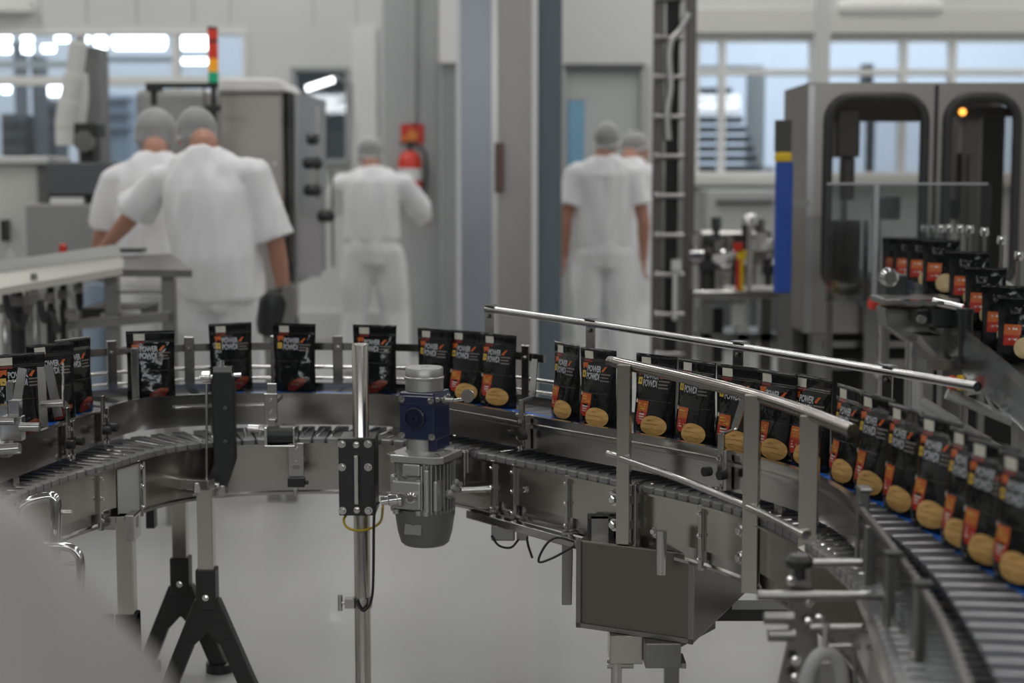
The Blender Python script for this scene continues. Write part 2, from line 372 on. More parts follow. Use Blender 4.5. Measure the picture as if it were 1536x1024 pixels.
# upper chain: slats with rods, blue edge on the bag side
bagpx = [(38, 655), (88, 632), (122, 620), (228, 604), (352, 587), (438, 588), (557, 591), (645, 599), (690, 604), (736, 611), (838, 631), (886, 643), (970, 657), (1031, 669), (1094, 681), (1152, 693), (1198, 703), (1255, 727), (1295, 745), (1339, 770), (1384, 795), (1428, 824), (1464, 849), (1512, 877)]
BAG = [atz(x, y, ZB) for x, y in bagpx]
def bagoff(q):
    best = min(BAG, key=lambda b: (b-q.p).to_2d().length)
    return best
BP = path([(-1.35, 2.7)]+[(b.x, b.y) for b in BAG]+[(.775, 2.0), (.75, 1.5)], .02, 6)
slat = MB(); rods = MB(); blue = MB(); tail = MB()
P = resample([q.p for q in gfull], .056)
for i in range(1, len(P)-1):
    t = (P[i+1]-P[i-1]).normalized(); o = Vector((-t.y, t.x, 0)); p = P[i]
    b = min(BP, key=lambda q: abs((q.p-p).dot(t))+.2*abs((q.p-p).dot(o)))
    w = min(.17, max(.03, (b.p-p).dot(o)+.004)); R = Matrix((o, t, Vector((0, 0, 1)))).transposed()
    slat.box(p+o*((.006+w)/2)+V3(0, 0, ZB-.008), (w-.006, .047, .012), R)
    rods.tube([p+t*.027+o*.006+V3(0, 0, ZB-.001), p+t*.027+o*w+V3(0, 0, ZB-.001)], .0027, 6)
    blue.box(p+o*(w+.012)+V3(0, 0, ZB-.006), (.026, .0556, .012), R)
    tail.box(p+o*(w/2+.134)+V3(0, 0, ZB-.010), (.218-w, .052, .012), R)
slat.build('upper_chain', mat('smoke_slats', (.06, .062, .07), .5, 0, spec=.2, var=.3, vscale=12), conv); tail.build('outer_slats', mat('tail_slats', (.16, .16, .165), .45, .2), conv)
tag(rods.build('chain_rods', mat('dull_rod', (.50, .50, .51), .42, .7), conv), 'pale steel rods across the slats', kind='stuff')
blue.build('blue_belt_edge', BLUEB, conv)
# far side plate and flat rails with their uprights
Gf = gfull
def far(a, b): return sub(gfull, a, b)
m = MB(); m.sweep(gfull, [(.245, ZB+.02), (.251, ZB+.02), (.251, ZB-.06), (.245, ZB-.06)]); m.build('outer_side_plate', STEEL, conv, smooth=30)
m = MB(); fr = far((-1.16, 3.6), (-.05, 4.3))
m.sweep(fr, [(.255, .918), (.262, .918), (.262, .896), (.255, .896)]); m.build('outer_guide_rail', STEEL, conv, smooth=30)
m = MB(); fr2 = far((-1.16, 3.6), (.1, 4.1))
m.tube([q.p+q.o*.256+V3(0, 0, .845) for q in fr2], .006, 8); m.tube([q.p+q.o*.256+V3(0, 0, .812) for q in fr2], .005, 8); m.build('outer_guide_rail', TUBE, conv, smooth=60)
for px in (158, 282, 412, 505, 640, 788):
    q = min([q_ for q_ in gfull if q_.p.y > 3.7 and q_.p.x < .25], key=lambda q_: abs((q_.p+q_.o*.248).x/(q_.p+q_.o*.248).y*FPX*1.0-(px-768)*1.0)); p = q.p+q.o*.248
    R = Matrix((q.t, q.o, Vector((0, 0, 1)))).transposed()
    m = MB(); m.box(p+V3(0, 0, .84), (.030, .006, .20), R); m.build('rail_upright', STEEL, conv, bevel=.002)
    bolt(p-q.o*.003+V3(0, 0, .905), -q.o, .005, .004).build('bolt', CHROME, conv)
# lower chain with dark gaps
m = MB(); P = resample([q.p for q in L], .038); rd = MB()
for i in range(1, len(P)-1):
    t = (P[i+1]-P[i-1]).normalized(); o = Vector((-t.y, t.x, 0)); p = P[i]; R = Matrix((o, t, Vector((0, 0, 1)))).transposed()
    m.box(p+o*.115+V3(0, 0, ZL-.006), (.22, .0365, .012), R)
    m.box(p+o*.010+V3(0, 0, ZL-.010), (.018, .030, .018), R)
    rd.tube([p-t*.008+o*.02+V3(0, 0, ZL+.0015), p+t*.006+o*.19+V3(0, 0, ZL+.0015)], .0032, 6)
m.build('lower_chain', CHAIN, conv, bevel=.002); tag(rd.build('chain_rods', CHROME, conv), 'bright steel rods on the lower chain', kind='stuff')
m = MB(); m.sweep(L, [(.02, ZL-.018), (.225, ZL-.018), (.225, ZL-.03), (.02, ZL-.03)]); m.build('chain_bed', DGREY, conv)
# side frame below the chain
m = MB(); m.sweep(L, [(-.004, ZL-.014), (.004, ZL-.014), (.004, .575), (-.004, .575)])
m.sweep(L, [(-.012, ZL-.012), (.003, ZL-.012), (.003, ZL-.017), (-.012, ZL-.017)])
m.build('side_panel', STEELW, conv, smooth=30)
m = MB(); m.sweep(L, [(.006, .59), (.014, .59), (.014, .535), (-.004, .535), (-.004, .542), (.006, .545)]); m.build('bottom_flange', STEEL, conv, smooth=30)
m = MB(); m.sweep(L, [(.225, ZL-.014), (.233, ZL-.014), (.233, .54), (.225, .54)]); m.build('outer_side_panel', STEELD, conv, smooth=30)
# straps over the seams of the side panel, with bolts
def onL(px, py, off=0., z=None):
    a = atz(px, py, ZL); q = near(L, a); return q, q.p+q.o*off
for px, py in ((743, 684), (776, 690), (855, 706), (1056, 750), (205, 684), (148, 700), (440, 658)):
    q, p = onL(px, py, -.008); R = Matrix((q.t, q.o, Vector((0, 0, 1)))).transposed()
    m = MB(); m.box(p+V3(0, 0, .605), (.013, .010, .15), R); m.build('seam_strap', STEEL, conv, bevel=.002)
    for z in (.66, .61, .555): bolt(p-q.o*.005-q.t*.0+V3(0, 0, z), -q.o, .0045, .005).build('bolt', CHROME, conv)
for px, py, z in ((790, 693, .62), (900, 716, .575), (925, 720, .66), (985, 732, .59), (280, 666, .59), (330, 662, .62)):
    q, p = onL(px, py, -.004); bolt(p+V3(0, 0, z), -q.o, .007, .006).build('bolt', CHROME, conv)
# white label sheet on the left of the panel
q, p = onL(198, 686, -.007); R = Matrix((q.t, q.o, Vector((0, 0, 1)))).transposed()
tag(MB().box(p+V3(0, 0, .612), (.13, .003, .125), R).build('blank_sheet', mat('pale_sheet', (.42, .42, .40), .5), conv), 'pale blank sheet on the side panel')
# lower ledge bar right of the motor
q0, a = onL(722, 680, -.035); q1, b = onL(893, 714, -.035)
m = MB(); m.bar(a+V3(0, 0, .535), b+V3(0, 0, .525), .022, .03, (0, 0, 1)); m.build('ledge_bar', STEEL, conv, bevel=.003)
m = MB(); a2 = a.lerp(b, .3); m.box(a2+V3(0, .01, .505), (.06, .03, .04)); m.box(a2+V3(.05, .01, .5), (.03, .025, .03)); m.build('sensor_block', STEELD, conv, bevel=.003)
m = MB(); m.tube(catmull([a2+V3(-.03, -.01, .5), a2+V3(-.01, -.012, .475), a2+V3(.02, -.012, .47), a2+V3(.04, -.01, .49)]), .003, 6)
m.tube(catmull([a2+V3(.06, 0, .495), a2+V3(.065, 0, .47), a2+V3(.075, 0, .44)]), .0032, 6); m.build('cable', CABLE, conv)
# guide clamps on the guide plate: upright plate, bent finger, knobs
def clamp(px, py, finger=True, lean=.028):
    a = atz(px, py, ZG); q = near(G, a); p = q.p-q.o*.016; Z = V3(0, 0, 1)
    R = Matrix((q.t, q.o, Z)).transposed()
    m = MB(); m.box(p+Z*.775, (.020, .006, .13), R); m.box(p+q.t*.022+Z*.76, (.010, .016, .09), R); m.box(p+q.o*.010+Z*.80, (.05, .022, .006), R)
    h = m.build('guide_clamp', STEEL, conv, bevel=.0015)
    if finger:
        f = MB(); a0 = p+q.o*.0+Z*.838; a1 = a0+q.o*.02+Z*.012+q.t*.02; a2 = a1+q.t*lean+Z*.095+q.o*.01
        f.bar(a0, a1, .016, .003, q.o); f.bar(a1, a2, .017, .003, q.t+q.o*.3); f.build('bent_finger', CHROME, h)
    for z, s in ((.745, 1), (.715, 1), (.785, .8)): bolt(p-q.o*.004+Z*z, -q.o, .007*s, .009*s).build('bolt', CHROME, h)
    for s in (-1, 1):
        b = MB(); b.cyl(p-q.o*.01+q.t*.026*s+Z*.752, p-q.o*.028+q.t*.026*s+Z*.752, .011, n=10); b.build('knob', BLACK, h, smooth=40)
clamp(800, 622, True, -.004); clamp(1088, 676, True, .03)
clamp(96, 634, True); clamp(148, 616, False)
# end post of the guide and far-left clamp blocks
e = G[-1]; R = Matrix((e.t, e.o, Vector((0, 0, 1)))).transposed()
m = MB(); m.box(e.p+V3(0, 0, .745), (.022, .022, .19), R); m.box(e.p+V3(0, 0, .838)+e.t*.012, (.045, .024, .006), R); m.build('corner_post', STEELD, conv, bevel=.002)
# brackets from lower frame up to guide (short struts)
for px, py in ((30, 658), (320, 590), (600, 593), (1170, 695)):
    a = atz(px, py, ZG); q = near(G, a); p = q.p+q.o*.008; R = Matrix((q.t, q.o, Vector((0, 0, 1)))).transposed()
    MB().box(p+V3(0, 0, .725), (.03, .008, .10), R).build('guide_strut', STEELD, conv)
# rod along the guide at the back left
m = MB(); qq = sub(G, atz(265, 594, ZG), atz(405, 590, ZG)); m.tube([q.p-q.o*.014+V3(0, 0, .768) for q in qq], .0045, 8); m.build('guide_rod', CHROME, conv, smooth=60)
# cross members joining tiers
for px, py in ((60, 728), (358, 660), (640, 666), (955, 727), (1200, 808)):
    q, p = onL(px, py); m = MB(); m.box(p+q.o*.12+V3(0, 0, .60), (.03, .22, .03), Matrix((q.t, q.o, Vector((0, 0, 1)))).transposed()); m.build('cross_member', STEELD, conv)
    m = MB(); m.box(p+q.o*.243+V3(0, 0, .70), (.03, .010, .26), Matrix((q.t, q.o, Vector((0, 0, 1)))).transposed()); m.build('outer_strut', STEELD, conv)
# legs: square tubes into black sockets with splayed feet
def leg(px, ytop, ysock, ysock2, Y, spread, hw=.021, rz=0., slabel=None):
    a = aty(px, ytop, Y); b = aty(px, ysock, Y); c = aty(px, ysock2, Y); X = a.x
    g = MB().bx((X-hw, Y-hw, b.z-.03), (X+hw, Y+hw, a.z)).build('leg', STEELW, conv, bevel=.003)
    m = MB(); h2 = hw+.006; m.bx((X-h2, Y-h2, c.z), (X+h2, Y+h2, b.z))
    s = m.build('leg_socket', BLACKM, g, bevel=.004)
    bolt((X, Y-h2, (b.z+c.z)/2-.02), (0, -1, 0), .006).build('bolt', CHROME, g)
    if spread:
        m = MB()
        for sx in (-1, 1):
            m.bar((X+sx*.012, Y, c.z+.02), (X+sx*spread, Y, .02), .044, .044, (0, 1, 0))
        m.prism([(-h2, .02), (h2, .02), (h2+.035, -.075), (h2+.005, -.095), (0, -.06), (-h2-.005, -.095), (-h2-.035, -.075)], Y-h2*.9, Y+h2*.9, (X, 0, c.z))
        m.build('splayed_foot', BLACKM, g, bevel=.004)
        m = MB()
        for sx in (-1, 1): m.cyl((X+sx*spread, Y, 0), (X+sx*spread, Y, .025), .04)
        m.build('foot_pad', BLACK, g, smooth=40)
    else:
        MB().bx((X-h2, Y-h2, 0), (X+h2, Y+h2, b.z-.0)).build('leg_socket', BLACKM, g, bevel=.004)
    return X, a.z
leg(308, 728, 851, 912, 4.22, .115)
leg(269, 728, 834, 890, 4.47, .105)
X, z = leg(188, 772, 918, 1010, 3.98, 0)
# bracket of left leg to the frame
m = MB(); m.bx((X-.08, 3.96, z-.035), (X+.03, 4.0, z)); m.bar((X-.07, 3.97, z-.02), (X-.18, 4.02, z-.06), .03, .006); m.bx((X+.005, 3.945, z-.06), (X+.03, 4.02, z+.005)); m.build('leg_bracket', STEEL, conv, bevel=.003)
m = MB(); m.bar(aty(300, 732, 4.2)+V3(0, 0, .0), aty(275, 728, 4.45), .03, .03); m.bar(aty(318, 727, 4.2), aty(268, 724, 4.25), .03, .03); m.build('leg_bracket', STEEL, conv, bevel=.003)
m = MB(); m.prism([(0, 0), (-.16, 0), (0, -.16)], -.003, .003, aty(170, 921, 3.98)); m.build('gusset_plate', BLACKM, conv)
m = MB(); a = aty(227, 765, 4.6); m.bx((a.x-.012, 4.58, a.z-.05), (a.x+.012, 4.62, a.z+.08)); m.build('hanging_stub', BLACKM, conv)
# right hand legs hidden by the box and the near stand
for px, Y in ((1010, 4.2), (1240, 2.75)):
    a = aty(px, 700, Y); MB().bx((a.x-.02, Y-.02, .0), (a.x+.02, Y+.02, .56)).build('leg', STEELD, conv, bevel=.003)
a = L[-8].p+L[-8].o*.1; MB().bx((a.x-.02, a.y-.02, 0), (a.x+.02, a.y+.02, .58)).build('leg', STEELD, conv)
a = L[8].p+L[8].o*.1; MB().bx((a.x-.02, a.y-.02, 0), (a.x+.02, a.y+.02, .58)).build('leg', STEELD, conv)

# ---------------------------------------------------------------- near guard rail: flat posts with two bent pipes
def atD(px, py, D):
    d = ray(px, py); return CAM + d*D
rail = thing('inner_guard_rail', 'near steel guard rail with two bent pipes on three flat posts', 'railing', atD(1127, 892, 3.39))
up = [(916, 542, 3.80), (936, 546, 3.72), (1030, 567, 3.55), (1127, 592, 3.39), (1200, 615, 3.19), (1280, 646, 2.98)]
m = MB(); m.tube(catmull([atD(*p) for p in up], 8), .0135, 14); m.build('upper_pipe', mat('worn_pipe', (.38, .345, .325), .2, 1, var=.12, vscale=20), rail, smooth=60)
lo = [(912, 680, 3.74), (936, 688, 3.70), (1030, 722, 3.52), (1127, 762, 3.37), (1208, 803, 3.14)]
m = MB(); m.tube(catmull([atD(*p) for p in lo], 8), .0088, 12); m.build('lower_pipe', TUBE, rail, smooth=60)
for k, (px, y0, y1, D, hw) in enumerate(((936, 545, 818, 3.71, .016), (1127, 590, 892, 3.38, .017), (1213, 620, 905, 3.16, .019))):
    a = atD(px, y0, D); b = atD(px, y1, D); q = near(L, a); R = Matrix((q.t, q.o, Vector((0, 0, 1)))).transposed()
    m = MB(); c = (a+b)/2; m.box((c.x, c.y, c.z), (hw*2, .022, a.z-b.z), RZ(-.35) if k else RZ(-.3)); p = m.build('post', STEELW, rail, bevel=.002)
    for z in ((.66, .60) if k < 2 else (.64,)):
        s = MB(); t0 = V3(c.x, c.y, z); tt = q.p+V3(0, 0, z)+q.t*((t0-q.p).dot(q.t)); s.bar(t0-q.t*.0, tt, .02, .02); s.build('standoff', STEELD, p)
        bolt(t0-q.t*.018-q.o*.012, -q.o, .010, .010).build('bolt', CHROME, p)
    m = MB(); m.box((c.x+.035, c.y+.03, .615), (.012, .05, .16), RZ(-.5)); m.build('clamp_plate', STEEL, p, bevel=.002)

# far hand rail behind the pouches
fr = thing('outer_hand_rail', 'bright straight steel pipe rail behind the pouches', 'railing', atD(1108, 620, 3.95))
fp = [(729, 463, 4.42), (885, 485, 4.2), (1108, 520, 3.86), (1332, 557, 3.42), (1466, 580, 3.12)]
pts = catmull([atD(*p) for p in fp], 6); m = MB(); m.tube(pts, .0098, 14, cap=False); m.tube([pts[0], pts[0]+(pts[1]-pts[0])*.01], .0098, 14)
m.build('pipe', TUBE, fr, smooth=60)
m = MB(); d = (pts[-1]-pts[-2]).normalized(); m.cyl(pts[-1]-d*.004, pts[-1]-d*.002, .0085); m.build('pipe_bore', BLACK, fr)
for px, y, D in ((734, 463, 4.41), (886, 484, 4.2), (1108, 519, 3.86), (1332, 556, 3.42)):
    a = atD(px, y, D); q = near(gfull, (a.x, a.y)); R = Matrix((q.t, q.o, Vector((0, 0, 1)))).transposed(); base = q.p+q.o*.256; base.z = ZB-.03
    foot = Vector((a.x, a.y, base.z)); root = base+q.t*((a-base).dot(q.t))
    m = MB(); m.bar(foot, a+V3(0, 0, -.004), .034, .004, q.t); m.bar(root, foot, .034, .01, q.t) if (root-foot).length > .012 else None; m.bar(a+V3(0, 0, .011)-q.t*.017, a+V3(0, 0, .011)+q.t*.017, .024, .003, q.o); b = m.build('bracket', STEEL, fr)
    bolt(a-q.o*.006+V3(0, 0, -.02), -q.o, .004, .003).build('bolt', STEELD, b)

# ---------------------------------------------------------------- clear guard at the right corner and its clamp stand
cg = thing('clear_guard', 'clear plastic guard strip beside the slats at the near right', 'guard', (.63, 2.6, ZB))
gg = [q for q in path([tuple(atz(1300, 765, ZG))[:2], (.640, 2.72), tuple(atz(1392, 882, ZG))[:2], tuple(atz(1436, 960, ZG))[:2], tuple(atz(1476, 1060, ZG))[:2], (.52, 1.55)], .02)]
m = MB(); m.sweep(gg, [(-.012, ZG+.0), (-.007, ZG+.0), (-.007, ZG-.12), (-.012, ZG-.12)]); m.build('clear_strip', ACRYL, cg, smooth=30)
m = MB(); m.sweep(gg, [(-.014, ZG+.006), (-.004, ZG+.006), (-.004, ZG-.004), (-.014, ZG-.004)]); m.build('top_edge', STEELD, cg, smooth=30)
for px, py, zb in ((1347, 838, .62), (1392, 884, .50)):
    a = atz(px, py, ZG); MB().bx((a.x-.020, a.y-.012, zb), (a.x-.004, a.y+.012, ZG+.008)).build('post', STEELD, cg, bevel=.002)
    MB().bx((a.x-.022, a.y-.014, ZG+.006), (a.x+.006, a.y+.014, ZG+.012)).build('cap_plate', BLACKM, cg)
a = atz(1347, 838, ZG)
for sx, z in ((0, .69), (.05, .66)): MB().cyl((a.x+sx+.0, a.y-.05, z), (a.x+sx+.02, a.y+.06, z), .007).build('pin', CHROME, cg, smooth=40)
# stand with horizontal rods
Ds = 2.72
st = thing('clamp_stand', 'dark upright clamp stand with horizontal rods at near right', 'stand', (atD(1205, 1000, Ds).x, 2.75, 0))
def rod(x0, x1, y, D, r, mt=STEELD, d2=None):
    m = MB(); m.cyl(atD(x0, y, D), atD(x1, y, d2 or D), r, n=14); return m.build('rod', mt, st, smooth=40)
rod(1196, 1292, 844, Ds, .0068); rod(1136, 1338, 893, Ds-.03, .0085); rod(1215, 1385, 942, Ds-.06, .0080); rod(1240, 1290, 970, Ds, .005)
for x0, x1, y in ((1146, 1190, 926), (1152, 1192, 952)): rod(x0, x1, y, Ds-.05, .011, STEELD)
a = atD(1199, 842, Ds); m = MB(); m.lathe([(.012, -.03), (.012, -.012), (.022, -.008), (.024, .004), (.016, .012)], a, n=18); m.build('star_knob', BLACKM, st, smooth=40)
m = MB(); p0 = atD(1200, 852, Ds); p1 = atD(1202, 960, Ds); p2 = atD(1195, 1100, Ds); y = p0.y
m.prism([(p0.x-.018, p0.z), (p0.x+.018, p0.z), (p1.x+.030, p1.z), (p1.x+.04, p2.z), (p2.x-.045, p2.z), (p1.x-.020, p1.z)], y-.006, y+.006); m.build('clamp_plate', STEELD, st, bevel=.002)
m = MB(); q = atD(1198, 1090, Ds); m.bx((q.x-.03, y-.03, 0), (q.x+.03, y+.03, q.z+.02)); m.build('column', STEELD, st, bevel=.004)
for px, py in ((1185, 868), (1213, 900), (1212, 930), (1193, 988), (1192, 1014), (1228, 925)): 
    bolt(atD(px, py, Ds)+V3(0, -.006, 0), (0, -1, 0), .006, .008).build('bolt', CHROME, st)
for px in (1300, 1287):
    pass
a0 = atD(1308, 790, 2.80); MB().bx((a0.x-.010, a0.y, .42), (a0.x+.010, a0.y+.015, a0.z)).build('hanger_bar', STEELD, st, bevel=.002)
a0 = atD(1281, 970, Ds); m = MB(); m.cyl(a0, a0+V3(.004, 0, -.07), .004); m.build('hook', STEELD, st)
# grey hand wheel loop
hw = thing('grey_hand_loop', 'grey plastic oval loop handle at the bottom near right', 'handle', atD(1238, 1030, 2.62))
m = MB(); c = atD(1236, 1034, 2.62); ring = []
for k in range(32):
    an = 2*math.pi*k/32; ring.append(c+V3(.033*math.cos(an), .012*math.cos(an), .062*math.sin(an)))
m.tube(ring, .0115, 12, closed=True); m.build('loop', mat('grey_loop', (.42, .42, .41), .45), hw, smooth=80)
MB().bar(c+V3(0, .005, -.06), (c.x, c.y+.02, 0), .03, .03).build('pedestal', STEELD, hw, bevel=.004)
MB().cyl(c+V3(0, .0, .07), c+V3(.002, .0, .11), .006).build('stem', TUBE, hw)
# ================================================================ gear motor
Dm = 4.08
c = atD(637, 672, Dm)
gm = thing('gear_motor', 'navy blue gearbox over a grey finned electric motor', 'motor', (c.x, c.y, c.z), math.radians(-21))
gm_inv = wm(gm)
def lp_(m, name, mt, par=None, **k):
    o = m.build(name, mt, None, **k); o.parent = par or gm; return o
# local: z=0 gearbox underside, front -y
m = MB(); m.lathe([(.046, .148), (.0485, .150), (.0485, .178), (.0505, .180), (.0505, .184), (.0485, .186), (.0485, .206), (.046, .209), (.012, .209), (.010, .206), (.001, .206)], (0, 0, 0), n=40); lp_(m, 'round_cap', ALU, smooth=40)
m = MB(); m.bx((-.048, -.048, .028), (.048, .052, .149)); m.bx((-.012, -.03, -.002), (.048, .052, .03)); m.bx((-.05, -.051, .118), (.05, .054, .142)); gb = lp_(m, 'gearbox', NAVY, bevel=.004)
m = MB(); m.lathe([(.028, 0), (.028, .006), (.024, .008), (.024, .004), (.012, .004), (.012, .007), (.004, .007), (.003, .003)], (-.004, -.048, .084), (0, -1, 0), 28); lp_(m, 'shaft_cover', mat('navy_dark', (.006, .010, .035), .3), gb, smooth=40)
for x, z in ((-.04, .131), (.04, .131), (-.041, .038), (.041, .038)):
    q = bolt((x, -.051 if z > .1 else -.048, z), (0, -1, 0), .006, .005); lp_(q, 'bolt', CHROME, gb)
for x in (-.034, .038): q = bolt((.05, x, .13), (1, 0, 0), .006, .004); lp_(q, 'bolt', CHROME, gb)
m = MB(); m.cyl((.048, -.01, .128), (.085, -.01, .128), .007); m.cyl((.06, -.01, .128), (.066, -.01, .128), .012, n=6); m.cyl((.085, -.01, .128), (.125, -.01, .135), .004); m.lathe([(.017, 0), (.017, .004)], (.125, -.012, .142), (0, -1, 0)); lp_(m, 'breather_fitting', TUBE, smooth=40)
m = MB(); m.lathe([(.040, .03), (.040, -.004)], (-.006, -.004, 0)); m.lathe([(.050, -.002), (.05, -.010)], (0, 0, 0)); lp_(m, 'neck', ALU, smooth=40)
m = MB(); poly = [(-.078, -.060), (-.060, -.078), (.060, -.078), (.078, -.060), (.078, .060), (.060, .078), (-.060, .078), (-.078, .060)]
m.add([(x, y, z) for z in (-.027, -.008) for x, y in poly], [tuple(range(7, -1, -1)), tuple(range(8, 16))]+[(k, (k+1) % 8, (k+1) % 8+8, k+8) for k in range(8)])
fl = lp_(m, 'flange', ALU, bevel=.003)
for x, y in ((-.062, -.062), (.062, -.062), (.062, .062), (-.062, .062)): q = bolt((x, y, -.008), (0, 0, 1), .006, .006); lp_(q, 'bolt', CHROME, fl)
m = MB(); m.lathe([(.060, -.027), (.060, -.06), (.064, -.065), (.066, -.15), (.064, -.165)], (0, 0, 0), n=32)
for an in range(0, 360, 9):
    a = math.radians(an)
    if 35 < (an % 360) < 160 or 200 < an < 235: pass
    if math.cos(a) > .25 or math.cos(a) < -.6:
        R = RZ(a); m.box(R @ V3(.068, 0, -.095), (.020, .0035, .125), R)
mb = lp_(m, 'motor_body', ALU, smooth=35)
m = MB(); m.bx((-.056, -.082, -.145), (.024, -.03, -.072)); m.bx((.030, -.078, -.155), (.044, -.04, -.04)); m.bx((-.066, -.07, -.155), (-.052, -.03, -.06)); m.bx((.05, -.066, -.15), (.062, -.03, -.07)); m.bx((-.03, -.075, -.06), (.02, -.05, -.028)); lp_(m, 'terminal_box', ALU, mb, bevel=.005)
m = MB()
for x in (-.046, .016, .037): m.lathe([(.009, 0), (.009, .012)], (x, -.074 , -.158), (0, 0, 1), 12); m.lathe([(.008, 0), (.008, .012)], (x, -.072, -.078), (0, 0, 1), 12)
lp_(m, 'bolt_boss', ALU, mb, smooth=40)
m = MB(); m.lathe([(.020, 0), (.020, .008), (.015, .01), (.015, .03), (.011, .032), (.011, .05)], (-.03, -.082, -.118), (-.85, -.45, -.1), 14); m.lathe([(.014, 0), (.014, .014), (.009, .016), (.009, .03)], (-.0, -.082, -.112), (.35, -1, .1), 12); lp_(m, 'cable_gland', CHROME, mb, smooth=40)
m = MB()
for k in range(3): m.lathe([(.012, 0), (.012, .008), (.007, .01), (.007, .022)], (.072, -.02+.022*k, -.11+.01*k), (1, -.3, 0), 10)
lp_(m, 'side_fitting', ALU, mb, smooth=40)
m = MB(); m.lathe([(.077, -.150), (.0775, -.166), (.076, -.172), (.070, -.212), (.062, -.240), (.054, -.247), (.001, -.248)], (0, 0, 0), n=36); fc = lp_(m, 'fan_cover', DALU, smooth=30)
m = MB(); m.box((0, -.0745, -.196), (.046, .002, .026), Matrix.Rotation(math.radians(-9), 3, 'X')); lp_(m, 'rating_plate', mat('plate_grey', (.34, .34, .33), .4, .5), fc).location = (0, 0, 0)
# torque arm to the frame on the right
m = MB(); a = atD(690, 735, 4.12); b = atD(737, 733, 4.14); R0 = wm(gm).inverted(); m.cyl(R0 @ a, R0 @ b, .009, n=12); a = atD(695, 700, 4.2); m.box(R0 @ a, (.03, .05, .09)); m.box(R0 @ atD(702, 690, 4.2), (.022, .05, .06)); lp_(m, 'torque_arm', STEEL, bevel=.003)

# ---------------------------------------------------------------- round post with clamp box
Dp = 4.16; a = atD(540, 515, Dp); X, Y, zt = a.x, a.y, a.z
ps = thing('round_support_post', 'polished round steel post standing in front of the left curve', 'post', (X, Y, 0))
MB().lathe([(.0215, .02), (.0215, zt-.004), (.019, zt), (.001, zt)], (X, Y, 0), n=28).build('tube', mat('post_tube', (.60, .57, .53), .2, 1, var=.1, vscale=10), ps, smooth=50)
MB().lathe([(.12, 0), (.12, .012), (.03, .02), (.03, .05)], (X, Y, 0), n=28).build('foot', STEELD, ps, smooth=40)
ya = atD(540, 656, Dp).z; yb = atD(540, 774, Dp).z
m = MB(); m.bx((X-.055, Y-.04, yb), (X+.040, Y+.075, ya)); bxo = m.build('clamp_block', BLACKM, ps, bevel=.003)
m = MB(); m.bar((X-.008, Y-.053, yb+.035), (X-.008, Y-.053, ya-.045), .011, .005); m.box((X-.008, Y-.045, yb+.035), (.011, .018, .006)); m.box((X-.008, Y-.045, ya-.045), (.011, .018, .006)); m.build('pull_handle', CHROME, bxo, bevel=.002)
for x in (-.046, .022):
    for z in (ya-.014, ya-.075, yb+.014): bolt((X+x, Y-.041, z), (0, -1, 0), .007, .005).build('bolt', CHROME, bxo)
for z in (ya-.016, yb+.016): m = MB(); m.lathe([(.009, 0), (.009, .005), (.006, .007), (.001, .007)], (X-.008, Y-.041, z), (0, -1, 0), 16); m.build('bolt', CHROME, bxo, smooth=40)
zc = atD(540, 913, Dp).z; m = MB(); m.lathe([(.026, -.014), (.026, .014)], (X, Y, zc), n=24); m.bx((X-.045, Y-.022, zc-.012), (X-.02, Y+.01, zc+.012)); col = m.build('clamp_collar', STEEL, ps, smooth=30)
m = MB(); m.cyl((X-.045, Y-.008, zc), (X-.058, Y-.008, zc), .005); m.cyl((X-.058, Y-.008, zc-.021), (X-.058, Y-.008, zc+.021), .0065, n=10); m.build('wing_knob', TUBE, col, smooth=40)
# cables
g0 = wm(gm) @ V3(-.078, -.108, -.124)
m = MB(); m.tube(catmull([g0, g0+V3(-.012, -.002, -.03), V3(X+.030, Y-.034, zc+.035), V3(X+.010, Y-.036, zc-.012), V3(X-.006, Y-.032, zc-.004), V3(X-.012, Y-.026, zc+.012)], 10), .0036, 8)
tag(m.build('black_cable', CABLE, smooth=80), 'thin black cable from the motor down to the post clamp', 'cable')
m = MB(); m.tube(catmull([g0+V3(.01, 0, -.012), V3(X+.05, Y-.03, yb-.02), V3(X+.01, Y-.05, yb-.036), V3(X-.03, Y-.045, yb-.032), V3(X-.044, Y-.03, yb-.014), V3(X-.036, Y-.01, yb+.001)], 10), .0034, 8)
tag(m.build('yellow_cable', YCABLE, smooth=80), 'yellow cable looping under the black clamp block', 'cable')
# cable loop left of the control box
m = MB(); m.tube(catmull([atD(862, 812, 3.86), atD(835, 806, 3.86), atD(818, 818, 3.86), atD(808, 842, 3.86), atD(830, 836, 3.86), atD(862, 818, 3.86)], 8), .003, 7); m.tube([atD(862, 818, 3.86), atD(862, 812, 3.86)], .003, 7)
tag(m.build('loose_cable', CABLE, smooth=80), 'dark cable loop hanging left of the steel control box', 'cable')

# ---------------------------------------------------------------- black bent arm with knurled knobs
Da = 4.30; ar = thing('bent_black_arm', 'black bent arm bracket with steel clamp knobs on top', 'bracket', atD(318, 735, Da))
o0 = atD(335, 560, Da); sc = Da/FPX
def L2(px, py): return ((px-335)*sc, -(py-560)*sc)
m = MB(); m.prism([L2(*p) for p in ((321, 556), (348, 556), (352, 580), (352, 690), (347, 705), (336, 735), (302, 735), (318, 700), (320, 690), (318, 580))], -.02, .02, o0); am = m.build('arm', BLACK, ar, bevel=.004)
m = MB(); a = atD(312, 566, Da); m.cyl(atD(300, 566, Da), atD(362, 562, Da), .006, n=12); m.lathe([(.016, 0), (.016, .02)], atD(304, 565, Da), (1, 0, 0), 10); m.box(atD(335, 556, Da), (.05, .03, .024)); m.cyl(atD(333, 556, Da), atD(333, 540, Da), .006, n=8); m.build('knob_clamp', CHROME, ar, smooth=40)
